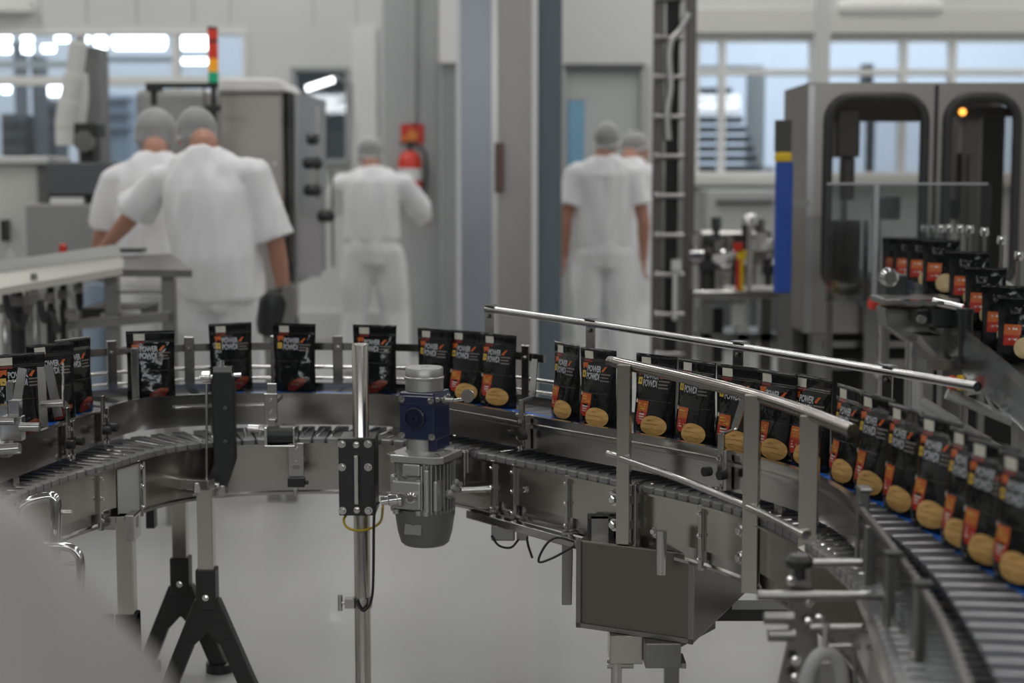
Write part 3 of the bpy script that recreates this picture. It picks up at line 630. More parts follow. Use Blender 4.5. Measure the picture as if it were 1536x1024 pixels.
for py in (660, 610): m = MB(); bolt(atD(340, py, Da)+V3(0, -.021, 0), (0, -1, 0), .004, .003).build('bolt', DGREY, am)
m = MB(); m.box(atD(312, 730, Da)+V3(0, .03, -.012), (.09, .05, .03)); m.cyl(atD(282, 726, Da), atD(330, 729, Da), .011); m.build('pivot_block', STEEL, ar, bevel=.003)
m = MB(); m.cyl(atD(310, 575, Da), atD(310, 728, Da), .0035, n=8); m.build('pull_rod', TUBE, ar)
# arm carries to the frame behind
m = MB(); m.bar(atD(335, 680, Da)+V3(0, .02, 0), atD(335, 676, Da)+V3(0, .16, 0), .03, .03); m.build('tie_bar', BLACKM, ar)

# ---------------------------------------------------------------- sensor bracket at the back of the curve
Dn = 4.30; sb = thing('sensor_bracket', 'steel bracket holding a black cylindrical sensor left of post', 'sensor', atD(418, 715, Dn))
m = MB(); 
for x0, y0, x1, y1, d in ((400, 575, 415, 590, 0), (396, 590, 416, 634, -.003), (403, 628, 414, 642, -.008), (432, 664, 456, 716, -.004)):
    a = atD(x0, y0, Dn); b = atD(x1, y1, Dn); MB().bx((a.x, a.y+d, b.z), (b.x, a.y+d+.006, a.z)).build('bracket_plate', STEEL, sb, bevel=.0015)
m = MB(); a = atD(402, 652, Dn); b = atD(442, 652, Dn); m.cyl(a, b, .025, n=20); m.build('sensor_body', BLACK, sb, smooth=40)
m = MB(); a = atD(404, 639, Dn); b = atD(441, 666, Dn); y = a.y-.027
m.bx((a.x-.010, y, b.z), (a.x-.002, y+.05, a.z)); m.bx((b.x, y, b.z), (b.x+.005, y+.05, a.z)); m.bx((a.x-.010, y, b.z-.004), (b.x+.005, y+.05, b.z)); m.build('cradle', CHROME, sb, bevel=.001)
m = MB(); m.lathe([(.010, 0), (.011, .03), (.005, .031), (.005, .06)], atD(372, 642, Dn), (1, 0, -.1), 12); m.build('thumb_screw', TUBE, sb, smooth=40)
m = MB(); a = atD(432, 716, Dn); b = atD(457, 730, Dn); m.bx((a.x, a.y-.012, b.z), (b.x, a.y+.02, a.z)); m.cyl(atD(458, 723, Dn), atD(463, 723, Dn), .006); m.build('small_sensor', BLACK, sb, bevel=.002)
m = MB()
for px, py in ((406, 600), (406, 618), (445, 672), (445, 690)): MB().lathe([(.004, 0), (.004, .004)], atD(px, py, Dn)+V3(0, -.004, 0), (0, -1, 0), 6).build('bolt', CHROME, sb)
m = MB(); m.bar(atD(406, 606, Dn), atD(406, 606, Dn)+V3(0, .16, 0), .02, .012); m.bar(atD(444, 700, Dn), atD(444, 700, Dn)+V3(0, .12, 0), .02, .012); m.bar(atD(440, 664, Dn)+V3(0, .01, 0), atD(446, 670, Dn)+V3(0, .0, 0), .015, .006); m.build('mounting_stub', STEELD, sb)

# ---------------------------------------------------------------- steel control box under the conveyor
zb = .345; A = atz(865, 940, zb); B = atz(1040, 966, zb); D_ = atz(1118, 890, zb); E = A+(D_-B)
cb = thing('control_box', 'large stainless steel box hung under the conveyor at right', 'box', ((A+B+D_+E)/4))
zt = .62; u = (B-A).normalized()
m = MB(); lo = [A, B, D_, E]; zf = [atz(862, 812, 0).z]*4
def zat(p, py, px): 
    d = ray(px, py); k = (p.y)/d.y; return CAMZ+d.z*k
ztop = .555
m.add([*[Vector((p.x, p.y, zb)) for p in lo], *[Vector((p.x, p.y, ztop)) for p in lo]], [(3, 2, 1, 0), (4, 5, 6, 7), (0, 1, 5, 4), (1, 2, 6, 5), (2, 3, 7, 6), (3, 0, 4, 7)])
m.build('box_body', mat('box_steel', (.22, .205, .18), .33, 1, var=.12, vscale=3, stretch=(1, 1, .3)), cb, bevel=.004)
nrm = Vector((u.y, -u.x, 0)); 
m = MB()
for p, q in ((A, B),):
    w_ = .012
    for f, g, z0, z1 in ((0, 1, zb+.001, zb+w_), (0, w_/(B-A).length, zb, ztop), (1-w_/(B-A).length, 1, zb, ztop)):
        a = p.lerp(q, f)+nrm*.002; b = p.lerp(q, g)+nrm*.002
        m.box((a.x/2+b.x/2, a.y/2+b.y/2, (z0+z1)/2), ((b-a).length, .005, z1-z0), RZ(math.atan2(u.y, u.x)))
m.build('door_edge', STEELD, cb)
m = MB(); a = atz(888, 800, .60); m.bx((a.x-.0, 3.74, ztop-.0), (a.x+.06, 3.80, .60)); m.build('hanger', BLACKM, cb)
for px in (900, 1100): a = atD(px, 800, 3.8); MB().bx((a.x-.02, a.y, ztop-.005), (a.x+.02, a.y+.03, .60)).build('hanger', STEELD, cb)
m = MB(); a = atD(992, 835, 3.62); m.cyl((a.x, a.y, a.z+.06), (a.x, a.y, a.z-.04), .012, n=16); m.build('pipe_stub', TUBE, cb, smooth=40)
# blocks below
a = atD(915, 946, 3.72); b = atD(965, 998, 3.72); MB().bx((a.x, a.y, b.z), (b.x, a.y+.09, zb-.0)).build('lower_block', STEELW, cb, bevel=.003)
m = MB(); c0 = atD(926, 998, 3.75); m.cyl((c0.x, c0.y+.03, c0.z+.01), (c0.x, c0.y+.03, 0), .013, n=16); m.lathe([(.05, 0), (.05, .012)], (c0.x, c0.y+.03, 0)); m.cyl((c0.x-.022, c0.y+.03, c0.z-.006), (c0.x+.04, c0.y+.03, c0.z-.006), .010); m.build('stem', TUBE, cb, smooth=40)
a = atD(968, 956, 3.66); b = atD(1022, 1004, 3.66); MB().bx((a.x, a.y, b.z), (b.x, a.y+.08, zb)).build('lower_block', STEELD, cb, bevel=.003)
MB().bx((b.x, a.y+.0, b.z-.0), (b.x+.012, a.y+.08, b.z+.012)).build('lip', STEEL, cb)
m = MB(); m.bar(atD(1000, 962, 3.85), atD(1062, 930, 4.15), .04, .04); m.build('rail_bar', BLACKM, cb)
t = thing('cross_beam', 'dark horizontal steel beam right of the control box', 'beam', atD(1120, 935, 4.0))
a = atD(1062, 908, 4.15); b = atD(1300, 950, 4.15); m = MB(); m.bx((a.x, a.y, b.z+.03), (b.x, a.y+.08, a.z)); m.build('beam', mat('beam_dark', (.05, .05, .045), .4, .6), t, bevel=.004)
m = MB(); m.bx((a.x+.06, a.y-.02, a.z-.005), (b.x, a.y+.02, a.z+.02)); m.build('top_flange', STEELD, t)
MB().bx((b.x-.06, a.y+.01, 0), (b.x-.0, a.y+.07, b.z+.03)).build('leg', BLACKM, t)
# narrow post left of the box
t = thing('hanging_bar', 'flat dark steel bar hanging left of the control box', 'bar', atD(852, 910, 3.8))
a = atD(843, 812, 3.92); b = atD(860, 910, 3.92); m = MB(); m.prism([(a.x, a.z+.02), (b.x, a.z+.02), (b.x-.003, b.z), (a.x, b.z)], a.y, a.y+.016); m.build('bar', STEELD, t, bevel=.002)
MB().bx((a.x+.002, a.y+.02, a.z+.0), (b.x, a.y+.10, a.z+.025)).build('mount', STEELD, t)

# ---------------------------------------------------------------- left foreground bent handles
def handle(lb, pts, r, D, foot, cross):
    t = thing('tube_handle', lb, 'handle', atD(pts[-1][0], pts[-1][1], D)); m = MB()
    m.tube(catmull([atD(x, y, D+(z if len(p) else 0)) for p in [pts] for x, y, z in pts], 8), r, 14); m.build('bent_tube', CHROME, t, smooth=60)
    if cross: m = MB(); m.cyl(atD(cross[0], cross[1], D), atD(cross[2], cross[1], D), .005); m.build('cross_pin', TUBE, t)
    return t
h1 = handle('upper bent polished tube handle left of the left leg', [(34, 800, 0), (30, 778, 0), (34, 762, 0), (46, 752, 0), (66, 746, .0), (80, 746, .0), (84, 760, .0), (84, 790, 0), (82, 845, .0)], .0125, 3.55, None, None)
h2 = handle('lower bent polished tube handle below the upper one', [(40, 815, .0), (70, 818, 0), (100, 820, 0), (115, 828, 0), (121, 845, 0), (120, 880, 0), (118, 905, 0), (100, 925, 0), (60, 940, 0)], .0095, 3.45, None, (82, 845, 118))
t = thing('handle_plate', 'steel mounting plate behind the bent tube handles', 'plate', atD(60, 860, 3.6)); a = atD(0, 790, 3.6); b = atD(96, 950, 3.6)
MB().bx((a.x-.1, a.y, 0), (a.x-.03, a.y+.05, a.z+.05)).build('column', STEELD, t, bevel=.003)
m = MB(); m.cyl(atD(-15, 798, 3.58), atD(34, 798, 3.55), .01); m.cyl(atD(-15, 940, 3.58), atD(62, 940, 3.46), .01); m.cyl(atD(82, 768, 3.56), atD(108, 768, 3.56), .006); m.build('tie_rod', TUBE, t)
# far-left clamp blocks beside the first pouches
t = thing('clamp_cluster', 'cluster of steel clamp blocks and rods at the left edge', 'clamp', atD(20, 650, 3.7))
m = MB()
for x0, y0, x1, y1, d in ((0, 625, 32, 662, 0), (14, 600, 30, 630, -.01), (-30, 610, 8, 690, .02), (2, 575, 14, 605, .03)): a = atD(x0, y0, 3.62); b = atD(x1, y1, 3.62); m.bx((a.x, a.y+d, b.z), (b.x, a.y+d+.03, a.z))
m.build('block', STEEL, t, bevel=.002)
m = MB(); m.cyl(atD(30, 640, 3.6), atD(60, 640, 3.6), .0105, n=14); m.build('rod', TUBE, t, smooth=40); m = MB(); m.cyl(atD(-20, 676, 3.55), atD(30, 672, 3.55), .0125, n=14); m.build('rod', TUBE, t, smooth=40); m = MB(); m.cyl(atD(0, 632, 3.58), atD(22, 632, 3.58), .008); m.build('rod', TUBE, t, smooth=40); m = MB(); m.cyl(atD(62, 606, 3.75), atD(96, 604, 3.75), .009); m.build('rod', TUBE, t, smooth=40)
m = MB(); m.bar(atD(25, 605, 3.64), atD(34, 552, 3.64), .02, .004); m.build('flat_finger', STEEL, t)
m = MB(); m.bar(atD(88, 625, 3.86), atD(72, 548, 3.86), .022, .004); m.build('flat_finger', CHROME, t)
m = MB(); m.bar(atD(66, 640, 3.9), atD(62, 550, 3.9), .020, .004); m.build('flat_finger', STEELW, t)
m = MB(); m.bx((atD(-20, 700, 3.66).x, 3.67, 0), (atD(-8, 700, 3.66).x, 3.70, atD(0, 660, 3.66).z)); m.build('support_column', STEELD, t)
t = thing('flat_upright', 'flat steel upright beside the pouch with a yellow corner at left', 'bar', atD(203, 605, 4.45))
a = atD(196, 522, 4.42); b = atD(207, 604, 4.42); MB().bx((a.x, a.y, b.z-.02), (b.x, a.y+.012, a.z)).build('upright', STEEL, t, bevel=.002)
m = MB(); m.bar(atD(178, 526, 4.43), atD(206, 524, 4.43), .012, .01, (0, 0, 1)); m.build('top_link', TUBE, t)
# extra foreground cover, far out of focus
cx = atD(-42, 800, 1.0); cv = thing('machine_cover', 'blurred rounded pale grey cover close to the lens at bottom left', 'cover', (cx.x, cx.y, 0))
MB().lathe([(.001, 1.212), (.02, 1.206), (.044, 1.184), (.071, 1.141), (.115, 1.087), (.15, 1.0), (.17, .85), (.16, .80), (.06, .78), (.05, .03), (.16, .02), (.16, 0), (.001, 0)], (cx.x, cx.y, 0), n=48).build('dome', mat('cover_grey', (.32, .31, .298), .45), cv, smooth=50)
# ================================================================ pouches
PBLACK = mat('pouch_film', (.007, .0075, .008), .11, bump=.38, bscale=16, coat=.0, spec=.36)
PTXT = mat('print_white', (.42, .43, .45), .35); PTXT2 = mat('print_grey', (.16, .15, .13), .4)
PLAB = mat('print_label', (.62, .60, .52), .4); PORG = mat('print_orange', (.50, .105, .02), .35); PYEL = mat('print_yellow', (.60, .40, .06), .35)
PRED = mat('print_red', (.40, .022, .012), .35); PDK = mat('print_dark', (.045, .04, .035), .3)
PBUN = mat('print_bun', (.60, .355, .115), .4, var=.6, vscale=34, stretch=(1, 1, 4)); PBUN2 = mat('print_crust', (.40, .19, .05), .4)
PW, PH = .134, .200
def pf(u, v, seed=0):
    """point of the pouch front: u -1..1, v 0..1"""
    w = (PW/2)*(1-.035*math.sin(math.pi*min(1, v*1.05))-.0*v)
    t = .033*(1-max(0, v-.02)/.86)**.85 if v < .87 else 0
    t = max(t, .0013)*min(1, .72+v*2.2)
    prof = max(0, 1-abs(u)**2.6)**.62
    y = -(.0008+t*prof)
    wr = noise.noise(Vector((u*2.2+seed, v*4.5, seed*3.1)))*.0034*prof*(1-.4*v)+noise.noise(Vector((u*5, v*11+seed, 7)))*.0016*prof+noise.noise(Vector((u*3.5+seed, v*16, 2)))*.0012*max(0, v-.55)*(1-abs(u)**6)
    return Vector((u*w, y+wr*(1 if v > .03 else 0), v*PH))
def pouch_body(seed):
    m = MB(); nu, nv = 16, 22
    for side in (1, -1):
        vs = []
        for i in range(nv+1):
            for k in range(nu+1):
                u = -1+2*k/nu; u = math.copysign(abs(u)**.8, u); p = pf(u, i/nv, seed if side > 0 else seed+5)
                p.y *= side; vs.append(p)
        m.add(vs, [(i*(nu+1)+k, i*(nu+1)+k+1, (i+1)*(nu+1)+k+1, (i+1)*(nu+1)+k) for i in range(nv) for k in range(nu)])
    n0 = (nu+1)*(nv+1)
    m.add([], []); m.f += [[k, k+1, n0+k+1, n0+k] for k in range(nu)]; m.m += [0]*nu
    m.f += [[nv*(nu+1)+k, nv*(nu+1)+k+1, n0+nv*(nu+1)+k+1, n0+nv*(nu+1)+k] for k in range(nu)]; m.m += [0]*nu
    return m
def dec(m, seed, poly, mi, off=.0009):
    """a printed patch: poly in (x from left, y from top) fractions, laid on the front film"""
    m.mi = mi; n = len(poly); cx = sum(p[0] for p in poly)/n; cy = sum(p[1] for p in poly)/n
    R_ = 3; vs = []; fs = []
    for r in range(R_+1):
        for x, y in poly:
            X = cx+(x-cx)*r/R_; Y = cy+(y-cy)*r/R_; p = pf(X*2-1, 1-Y, seed); p.y -= off; vs.append(p)
    for r in range(R_):
        for k in range(n): fs.append((r*n+k, r*n+(k+1) % n, (r+1)*n+(k+1) % n, (r+1)*n+k))
    m.add(vs, fs)
def rect(x0, y0, x1, y1, nx=4):
    return [(x0+(x1-x0)*k/nx, y0) for k in range(nx)]+[(x1, y0), (x1, (y0+y1)/2)]+[(x1-(x1-x0)*k/nx, y1) for k in range(nx)]+[(x0, y1), (x0, (y0+y1)/2)]
def glyphs(txt):
    cu = bpy.data.curves.new('lettering', 'FONT'); cu.body = txt; cu.resolution_u = 2; cu.offset = .032; cu.space_character = .92
    o = bpy.data.objects.new('lettering', cu); C.objects.link(o); dg = bpy.context.evaluated_depsgraph_get()
    me = bpy.data.meshes.new_from_object(o.evaluated_get(dg)); vs = [v.co.copy() for v in me.vertices]; fs = [list(p.vertices) for p in me.polygons]
    bpy.data.objects.remove(o); bpy.data.curves.remove(cu); bpy.data.meshes.remove(me)
    x0 = min(v.x for v in vs); x1 = max(v.x for v in vs); y0 = min(v.y for v in vs); y1 = max(v.y for v in vs)
    return [((v.x-x0)/(x1-x0), (v.y-y0)/(y1-y0)) for v in vs], fs
GL = {t: glyphs(t) for t in ('POWER', 'POWDI')}
def letter(m, seed, txt, x0, y0, x1, y1, mi):
    g, fs = GL[txt]; vs = []
    for a, b in g:
        p = pf((x0+(x1-x0)*a)*2-1, 1-(y1+(y0-y1)*b), seed); p.y -= .0012; vs.append(p)
    m.mi = mi; m.add(vs, fs)
def make_pouch(kind, seed):
    t = thing('snack_pouch', '', 'pouch')
    b = pouch_body(seed).build('pouch_film', PBLACK, t, smooth=180)
    m = MB()
    if kind == 'far':
        dec(m, seed, rect(.16, .42, .56, .58), 3); dec(m, seed, rect(.16, .58, .54, .74), 5); dec(m, seed, rect(.22, .47, .5, .50), 2); dec(m, seed, rect(.22, .63, .48, .66), 2)
        m.build('printed_label', [PTXT, PTXT2, PLAB, PORG, PYEL, PRED, PDK], t, smooth=180); m = MB(); dec(m, seed, [(.68+.26*math.cos(k*math.pi/12), .77+.165*math.sin(k*math.pi/12)) for k in range(24)], 0, .0016); m.build('bun_picture', mat('print_pale_bun', (.62, .47, .25), .4, var=.2, vscale=60), t, smooth=180); return t
    dec(m, seed, rect(.15, .04, .38, .142), 2); dec(m, seed, rect(.14, .145, .37, .172), 5)
    PM = [PTXT, PTXT2, PLAB, PORG, PYEL, PRED, PDK]; m.build('price_label', PM, t, smooth=180); m = MB()
    dec(m, seed, [(.10, .19), (.26, .185), (.25, .26), (.19, .235), (.14, .27)], 3); dec(m, seed, rect(.12, .285, .23, .37), 4); dec(m, seed, rect(.155, .31, .20, .345), 6)
    m.build('printed_emblem', PM, t, smooth=180); m = MB()
    letter(m, seed, 'POWER', .27, .212, .65, .292, 0); letter(m, seed, 'POWDI', .26, .302, .62, .388, 0)
    for k, (x1) in enumerate((.90, .86, .88)): dec(m, seed, rect(.65, .30+k*.04, x1, .318+k*.04), 1)
    dec(m, seed, [(.66, .27), (.74, .215), (.80, .21), (.71, .285)], 3)
    dec(m, seed, rect(.04, .545, .96, .552, 8), 6)
    m.build('printed_lettering', PM, t, smooth=180); m = MB()
    if kind == 'bun':
        dec(m, seed, rect(.17, .56, .48, .69), 3); dec(m, seed, [(.17, .69), (.48, .69), (.46, .77), (.36, .84), (.28, .85), (.19, .80)], 5)
        for y in (.59, .622, .65): dec(m, seed, rect(.21, y, .44, y+.018), 4)
        for y in (.715, .745, .775): dec(m, seed, rect(.25, y, .41, y+.015), 2)
        dec(m, seed, [(.13+.035*math.cos(a*math.pi/4), .575+.025*math.sin(a*math.pi/4)) for a in range(8)], 2); dec(m, seed, rect(.20, .93, .32, .95), 1)
    else:
        PM = [PTXT, PTXT2, PLAB, mat('print_rust', (.20, .045, .015), .35), PYEL, mat('print_maroon', (.13, .012, .008), .35), PDK]
        dec(m, seed, [(.42, .98), (.45, .88), (.54, .83), (.68, .82), (.84, .825), (.78, .89), (.68, .94), (.58, .98)], 5); dec(m, seed, [(.54, .83), (.68, .79), (.84, .80), (.84, .85), (.68, .85)], 3)
        dec(m, seed, rect(.52, .875, .70, .90), 1)
    m.build('printed_tag', PM, t, smooth=180)
    z = MB()
    for v in (.862, .842): z.tube([pf(-.97+1.94*k/12, v, seed)+V3(0, -.0008, 0) for k in range(13)], .0013, 6)
    z.build('zip_strip', mat('zip_film', (.02, .02, .02), .12, coat=.4), t, smooth=80)
    if kind == 'bun':
        m = MB(); ring = []
        for k in range(28):
            a = 2*math.pi*k/28; r = (abs(math.cos(a))**2.3+abs(math.sin(a))**2.3)**(-1/2.3)
            ring.append((.645+.275*r*math.cos(a), .842+.118*r*math.sin(a)))
        dec(m, seed, ring, 0, .0016)
        for y, x0, x1 in ((.83, .40, .80), (.885, .42, .86), (.785, .48, .7)): dec(m, seed, [(x0, y), ((x0+x1)/2, y-.014), (x1, y+.003), ((x0+x1)/2, y-.006)], 1, .0022)
        m.build('bun_picture', [PBUN, PBUN2], t, smooth=180)
    return t
def yaw_of(o): return math.atan2(-o.x, o.y)
def spread(t, loc, rz, label, grp, sc=1.):
    t.location = loc; t.rotation_euler = (0, 0, rz); t['label'] = label; t['group'] = grp
    if sc != 1: t.scale = (sc,)*3
    return t
PL = [  # label, kind per pouch, along the line from the left edge
 ('frontmost black pouch at the left edge, behind the steel clamp cluster', 's'), ('black pouch between leftmost pouch and the one with a yellow corner', 's'),
 ('black pouch with white and yellow corner label, third from left edge', 's'), ('black pouch beside the flat steel upright on the left bend', 's'),
 ('black pouch behind the knobs of the bent black arm', 's'), ('black pouch with red patch just right of the bent black arm', 's'),
 ('black pouch partly behind the round polished post', 's'), ('black pouch standing directly behind the round grey cap of the motor', 's'),
 ('black pouch just right of motor cap, second of its cluster of three', 'b'), ('black pouch right of the motor, last of its cluster of three', 'b'),
 ('black pouch just left of the pair before the first rail post', 'b'), ('black bun pouch just left of the first flat rail post', 'b'),
 ('black bun pouch immediately right of the first flat rail post', 'b'), ('black bun pouch midway between the first and second rail posts', 'b'),
 ('black bun pouch behind bent clamp finger left of second rail post', 'b'), ('black bun pouch immediately right of the second rail post', 'b'),
 ('narrow-looking black pouch hidden partly by the third rail post', 'b'), ('black bun pouch immediately right of the third rail post', 'b'),
 ('black bun pouch below the open end of the near pipe', 'b'), ('black bun pouch by the corner post where the guide plate ends', 'b'),
 ('fourth black bun pouch from the right edge of the near line', 'b'), ('third black bun pouch from the right edge of the near line', 'b'),
 ('second to last black bun pouch before the right edge', 'b'), ('nearest and largest black bun pouch at the right edge', 'b')]
GRP = 'black pouches standing in line on the conveyor'
protos = {}
for i, (bp, (lb, kd)) in enumerate(zip(BAG, PL)):
    q = near(BP, bp); o = q.o
    key = (kd, i % 3); first = key not in protos
    if first: protos[key] = make_pouch('bun' if kd == 'b' else 's', 1.7*(i % 3)+.6+(9 if kd == 's' else 0))
    t = protos[key] if first else copy_tree(protos[key])
    jit = [0, -5, 4, 2, 3, -4, 6, -3, 2, 7, -6, 3, 2, -3, 4, -2, 5, -3, 2, -1, 2, -2, 2, 0][i]
    yw = yaw_of(o)
    if i >= 17: yw += math.radians((3, 6, 8, 11, 12, 13, 13)[i-17])
    if i < 3: yw = math.radians((38, 50, 58)[i])
    if i == 3: yw = math.radians(14)
    ov = Vector((-math.sin(yw), math.cos(yw), 0))
    spread(t, Vector((bp.x, bp.y, ZB+.0005))+ov*.026, yw+math.radians(jit), lb, GRP)
    t.rotation_euler[0] = math.radians(-1.5+.8*(i % 4))
# ================================================================ machines in the background
CABS = mat('cabinet_steel', (.42, .39, .36), .42, .9, var=.08, vscale=2)
MSTEEL = mat('machine_steel', (.36, .345, .32), .36, .95, var=.1, vscale=2)
MDARK = mat('machine_dark', (.03, .03, .03), .5)
# big steel column
YC = 9.2
t = thing('duct_column', 'broad floor-to-ceiling duct column of steel and blue-grey panels', 'column', (aty(764, 500, YC).x, YC, 0))
def col(x0, x1, name, mt, dy=0., dp=.5): m = MB(); a = aty(x0, 500, YC); b = aty(x1, 500, YC); m.bx((a.x, YC+dy, 0), (b.x, YC+dy+dp, 5.2)); return m.build(name, mt, t)
col(690, 740, 'panel', mat('panel_blue_steel', (.30, .32, .36), .32, .75, var=.2, vscale=1.5)); col(746, 798, 'panel', mat('panel_warm_steel', (.33, .31, .30), .36, .8, var=.25, vscale=2))
col(738, 747, 'seam_strip', mat('seam_light', (.55, .54, .52), .3, .8), -.015); col(797, 806, 'edge_strip', mat('seam_light2', (.62, .62, .61), .4, .5), -.02); col(805, 842, 'side_panel', mat('panel_slate', (.10, .13, .155), .45), .01); col(686, 692, 'edge_strip', mat('seam_light3', (.60, .61, .62), .4, .4), -.01)
m = MB(); m.pb(742, 214, 756, 288, YC-.05, .05); m.build('handle', mat('handle_brown', (.10, .06, .05), .4), t)
# tall mast with rungs
YM = 8.6; a = aty(980, 0, YM); b = aty(1040, 0, YM)
t = thing('chain_mast', 'tall dark cable mast with short steel rungs', 'mast', ((a.x+b.x)/2, YM, 0))
x = lambda px: aty(px, 400, YM).x
m = MB(); m.bx((x(979), YM, 0), (x(993), YM+.1, 5.0)); m.bx((x(1026), YM, 0), (x(1041), YM+.1, 5.0)); m.build('upright', mat('mast_bronze', (.13, .125, .115), .4, .7), t, bevel=.004)
m = MB(); m.bx((x(995), YM+.06, 0), (x(1024), YM+.1, 5.0)); m.build('black_channel', mat('channel_black', (.006, .006, .006), .5), t)
m = MB(); m.bx((x(1017), YM+.03, 0), (x(1026), YM+.08, 5.0)); m.bx((x(990), YM+.03, 0), (x(997), YM+.08, 5.0)); m.build('inner_rail', STEELD, t)
for i in range(10):
    y = -3+59*i+ (i*.3); a = aty(987, y, YM-.03); b = aty(1026, y, YM-.03)
    m = MB(); m.cyl(a, b, .0135, n=10); m.cyl(a+V3(-.02, 0, 0), a+V3(.005, 0, 0), .022, n=10); m.build('rung', STEELD, t, smooth=40)
m = MB(); m.tube(catmull([aty(x_, y_, YM-.04) for x_, y_ in ((1034, 20), (1020, 45), (1008, 60), (1004, 85), (1006, 130), (1001, 170), (1003, 210))]), .016, 10); m.build('cable', mat('silver_hose', (.5, .5, .5), .3, .6), t, smooth=80)
m = MB(); m.pb(1008, 390, 1022, 408, YM-.06, .05); m.pb(1010, 405, 1015, 480, YM-.06, .03); m.build('white_actuator', LGREY, t)
# cabinet on the left with side door
YK = 9.0
t = thing('steel_cabinet', 'tall stainless cabinet with sloped white top behind the workers', 'cabinet', aty(380, 480, YK))
a = aty(326, 138, YK); b = aty(430, 485, YK)
MB().bx((a.x, YK, b.z), (b.x, YK+.55, a.z)).build('body', CABS, t, bevel=.02)
m = MB(); m.prism([(a.x-.02, a.z), (b.x+.04, a.z), (b.x+.0, a.z+.06), (b.x-.04, a.z+.075), (a.x+.02, a.z+.075)], YK-.03, YK+.6); m.build('sloped_top', WHITE, t, bevel=.015)
m = MB(); m.pb(430, 138, 441, 425, YK+.01, .45); m.build('door_edge', mat('edge_dark', (.05, .048, .045), .5), t)
for y in (172, 300, 405): MB().pb(431, y-10, 437, y+10, YK-.02, .04).build('hinge', BLACK, t)
c = aty(413, 246, YK-.01); m = MB(); m.lathe([(.015, 0), (.015, .01)], c, (0, -1, 0), 12); m.build('round_lock', TUBE, t)
MB().bx((a.x, YK+.02, b.z-.1), (b.x, YK+.5, b.z)).build('plinth', MDARK, t)
for lx in (a.x, b.x-.06): MB().bx((lx, YK+.02, 0), (lx+.06, YK+.5, b.z)).build('leg', MDARK, t)
sd = MB(); p0 = aty(442, 140, YK+.05); p1 = aty(484, 150, YK+.5); q0 = aty(442, 425, YK+.05); q1 = aty(484, 405, YK+.5)
sd.add([p0, p1, q1, q0, p0+V3(.02, 0, 0), p1+V3(.02, 0, 0), q1+V3(.02, 0, 0), q0+V3(.02, 0, 0)], [(0, 1, 2, 3), (7, 6, 5, 4), (0, 4, 5, 1), (1, 5, 6, 2), (2, 6, 7, 3), (3, 7, 4, 0)])
dr = sd.build('open_door', mat('door_sheet', (.36, .365, .37), .35, .5), t)
for px, y, r in ((468, 208, .03), (469, 245, .055), (469, 285, .05), (489, 324, .05)):
    m = MB(); c = aty(px, y, YK+.05); m.tube([c+V3(-r*1.0, 0, 0), c+V3(-r*.6, -.0, 0), c+V3(r*.6, 0, 0), c+V3(r, 0, 0)], [.02, .035, .035, .02], 12); m.build('knob', BLACK, dr, smooth=40)
for a4, d4 in (((474, 160, 480, 300), .1), ((496, 255, 501, 400), .9), ((466, 250, 472, 285), .03)): MB().pb(*a4, YK+d4, .02).build('gas_strut', STEELD, dr)
m = MB(); m.pb(446, 330, 482, 415, YK+.04, .03); m.build('document_pocket', mat('pocket', (.33, .32, .34), .4), dr)
# white lower panel right of the cabinet is the wall; signal tower on its arm
YS = 8.55; c = aty(321, 165, YS)
t = thing('signal_tower', 'signal tower light with red, amber and green segments', 'light', c)
zz = lambda y: aty(321, y, YS).z
for y0, y1, mt in ((44, 60, mat('lens_red', (.50, .04, .02), .3, emit=(1, .05, .02), estr=.12)), (64, 88, mat('lens_red', (.50, .04, .02), .3, emit=(1, .05, .02), estr=.12)), (88, 108, mat('lens_amber', (.75, .32, .01), .3, emit=(1, .4, .02), estr=.2)), (108, 124, mat('lens_green', (.01, .30, .16), .3, emit=(.02, .8, .4), estr=.08))):
    MB().lathe([(.027, zz(y1)-c.z), (.027, zz(y0)-c.z)], c, n=20).build('lens', mt, t, smooth=40)
m = MB(); m.lathe([(.028, zz(44)-c.z), (.028, zz(41)-c.z), (.02, zz(40)-c.z)], c, n=20); m.build('cap', BLACK, t, smooth=40); m = MB(); m.lathe([(.028, zz(64)-c.z), (.028, zz(60)-c.z)], c, n=20); m.build('spacer_ring', BLACK, t, smooth=40); m = MB(); m.lathe([(.026, zz(132)-c.z), (.028, zz(124)-c.z)], c, n=20); m.cyl((c.x, c.y, zz(185)), (c.x, c.y, zz(130)), .014); m.build('base', BLACK, t, smooth=40)
m = MB(); m.pb(308, 158, 330, 166, YS-.02, .05); m.pb(314, 166, 326, 700, YS, .04); m.bx((c.x-.15, c.y-.1, 0), (c.x+.15, c.y+.15, .03)); m.build('pole', BLACKM, t)
t = thing('overhead_arm', 'thin black arm with a dark box reaching left of the signal tower', 'arm', aty(230, 150, 8.75))
MB().pb(218, 124, 316, 132, 8.75, .03).build('bar', BLACKM, t); m = MB(); m.pb(219, 126, 240, 137, 8.72, .08); m.pb(226, 137, 234, 158, 8.74, .04); m.build('box', BLACK, t)
m = MB(); m.pb(306, 124, 316, 700, 8.77, .04); m.build('upright', BLACKM, t)
# grey machine head behind workers' heads
t = thing('grey_hood', 'low grey steel machine hood behind the workers heads', 'machine', aty(270, 250, 9.4))
m = MB(); m.pb(203, 134, 322, 480, 9.4, .5); m.build('housing', mat('hood_steel', (.36, .36, .35), .4, .5), t, bevel=.03)
a = aty(203, 480, 9.45); b = aty(322, 480, 9.45); m = MB(); m.bx((a.x+.02, 9.45, 0), (b.x-.02, 9.85, a.z)); m.build('base', MDARK, t)
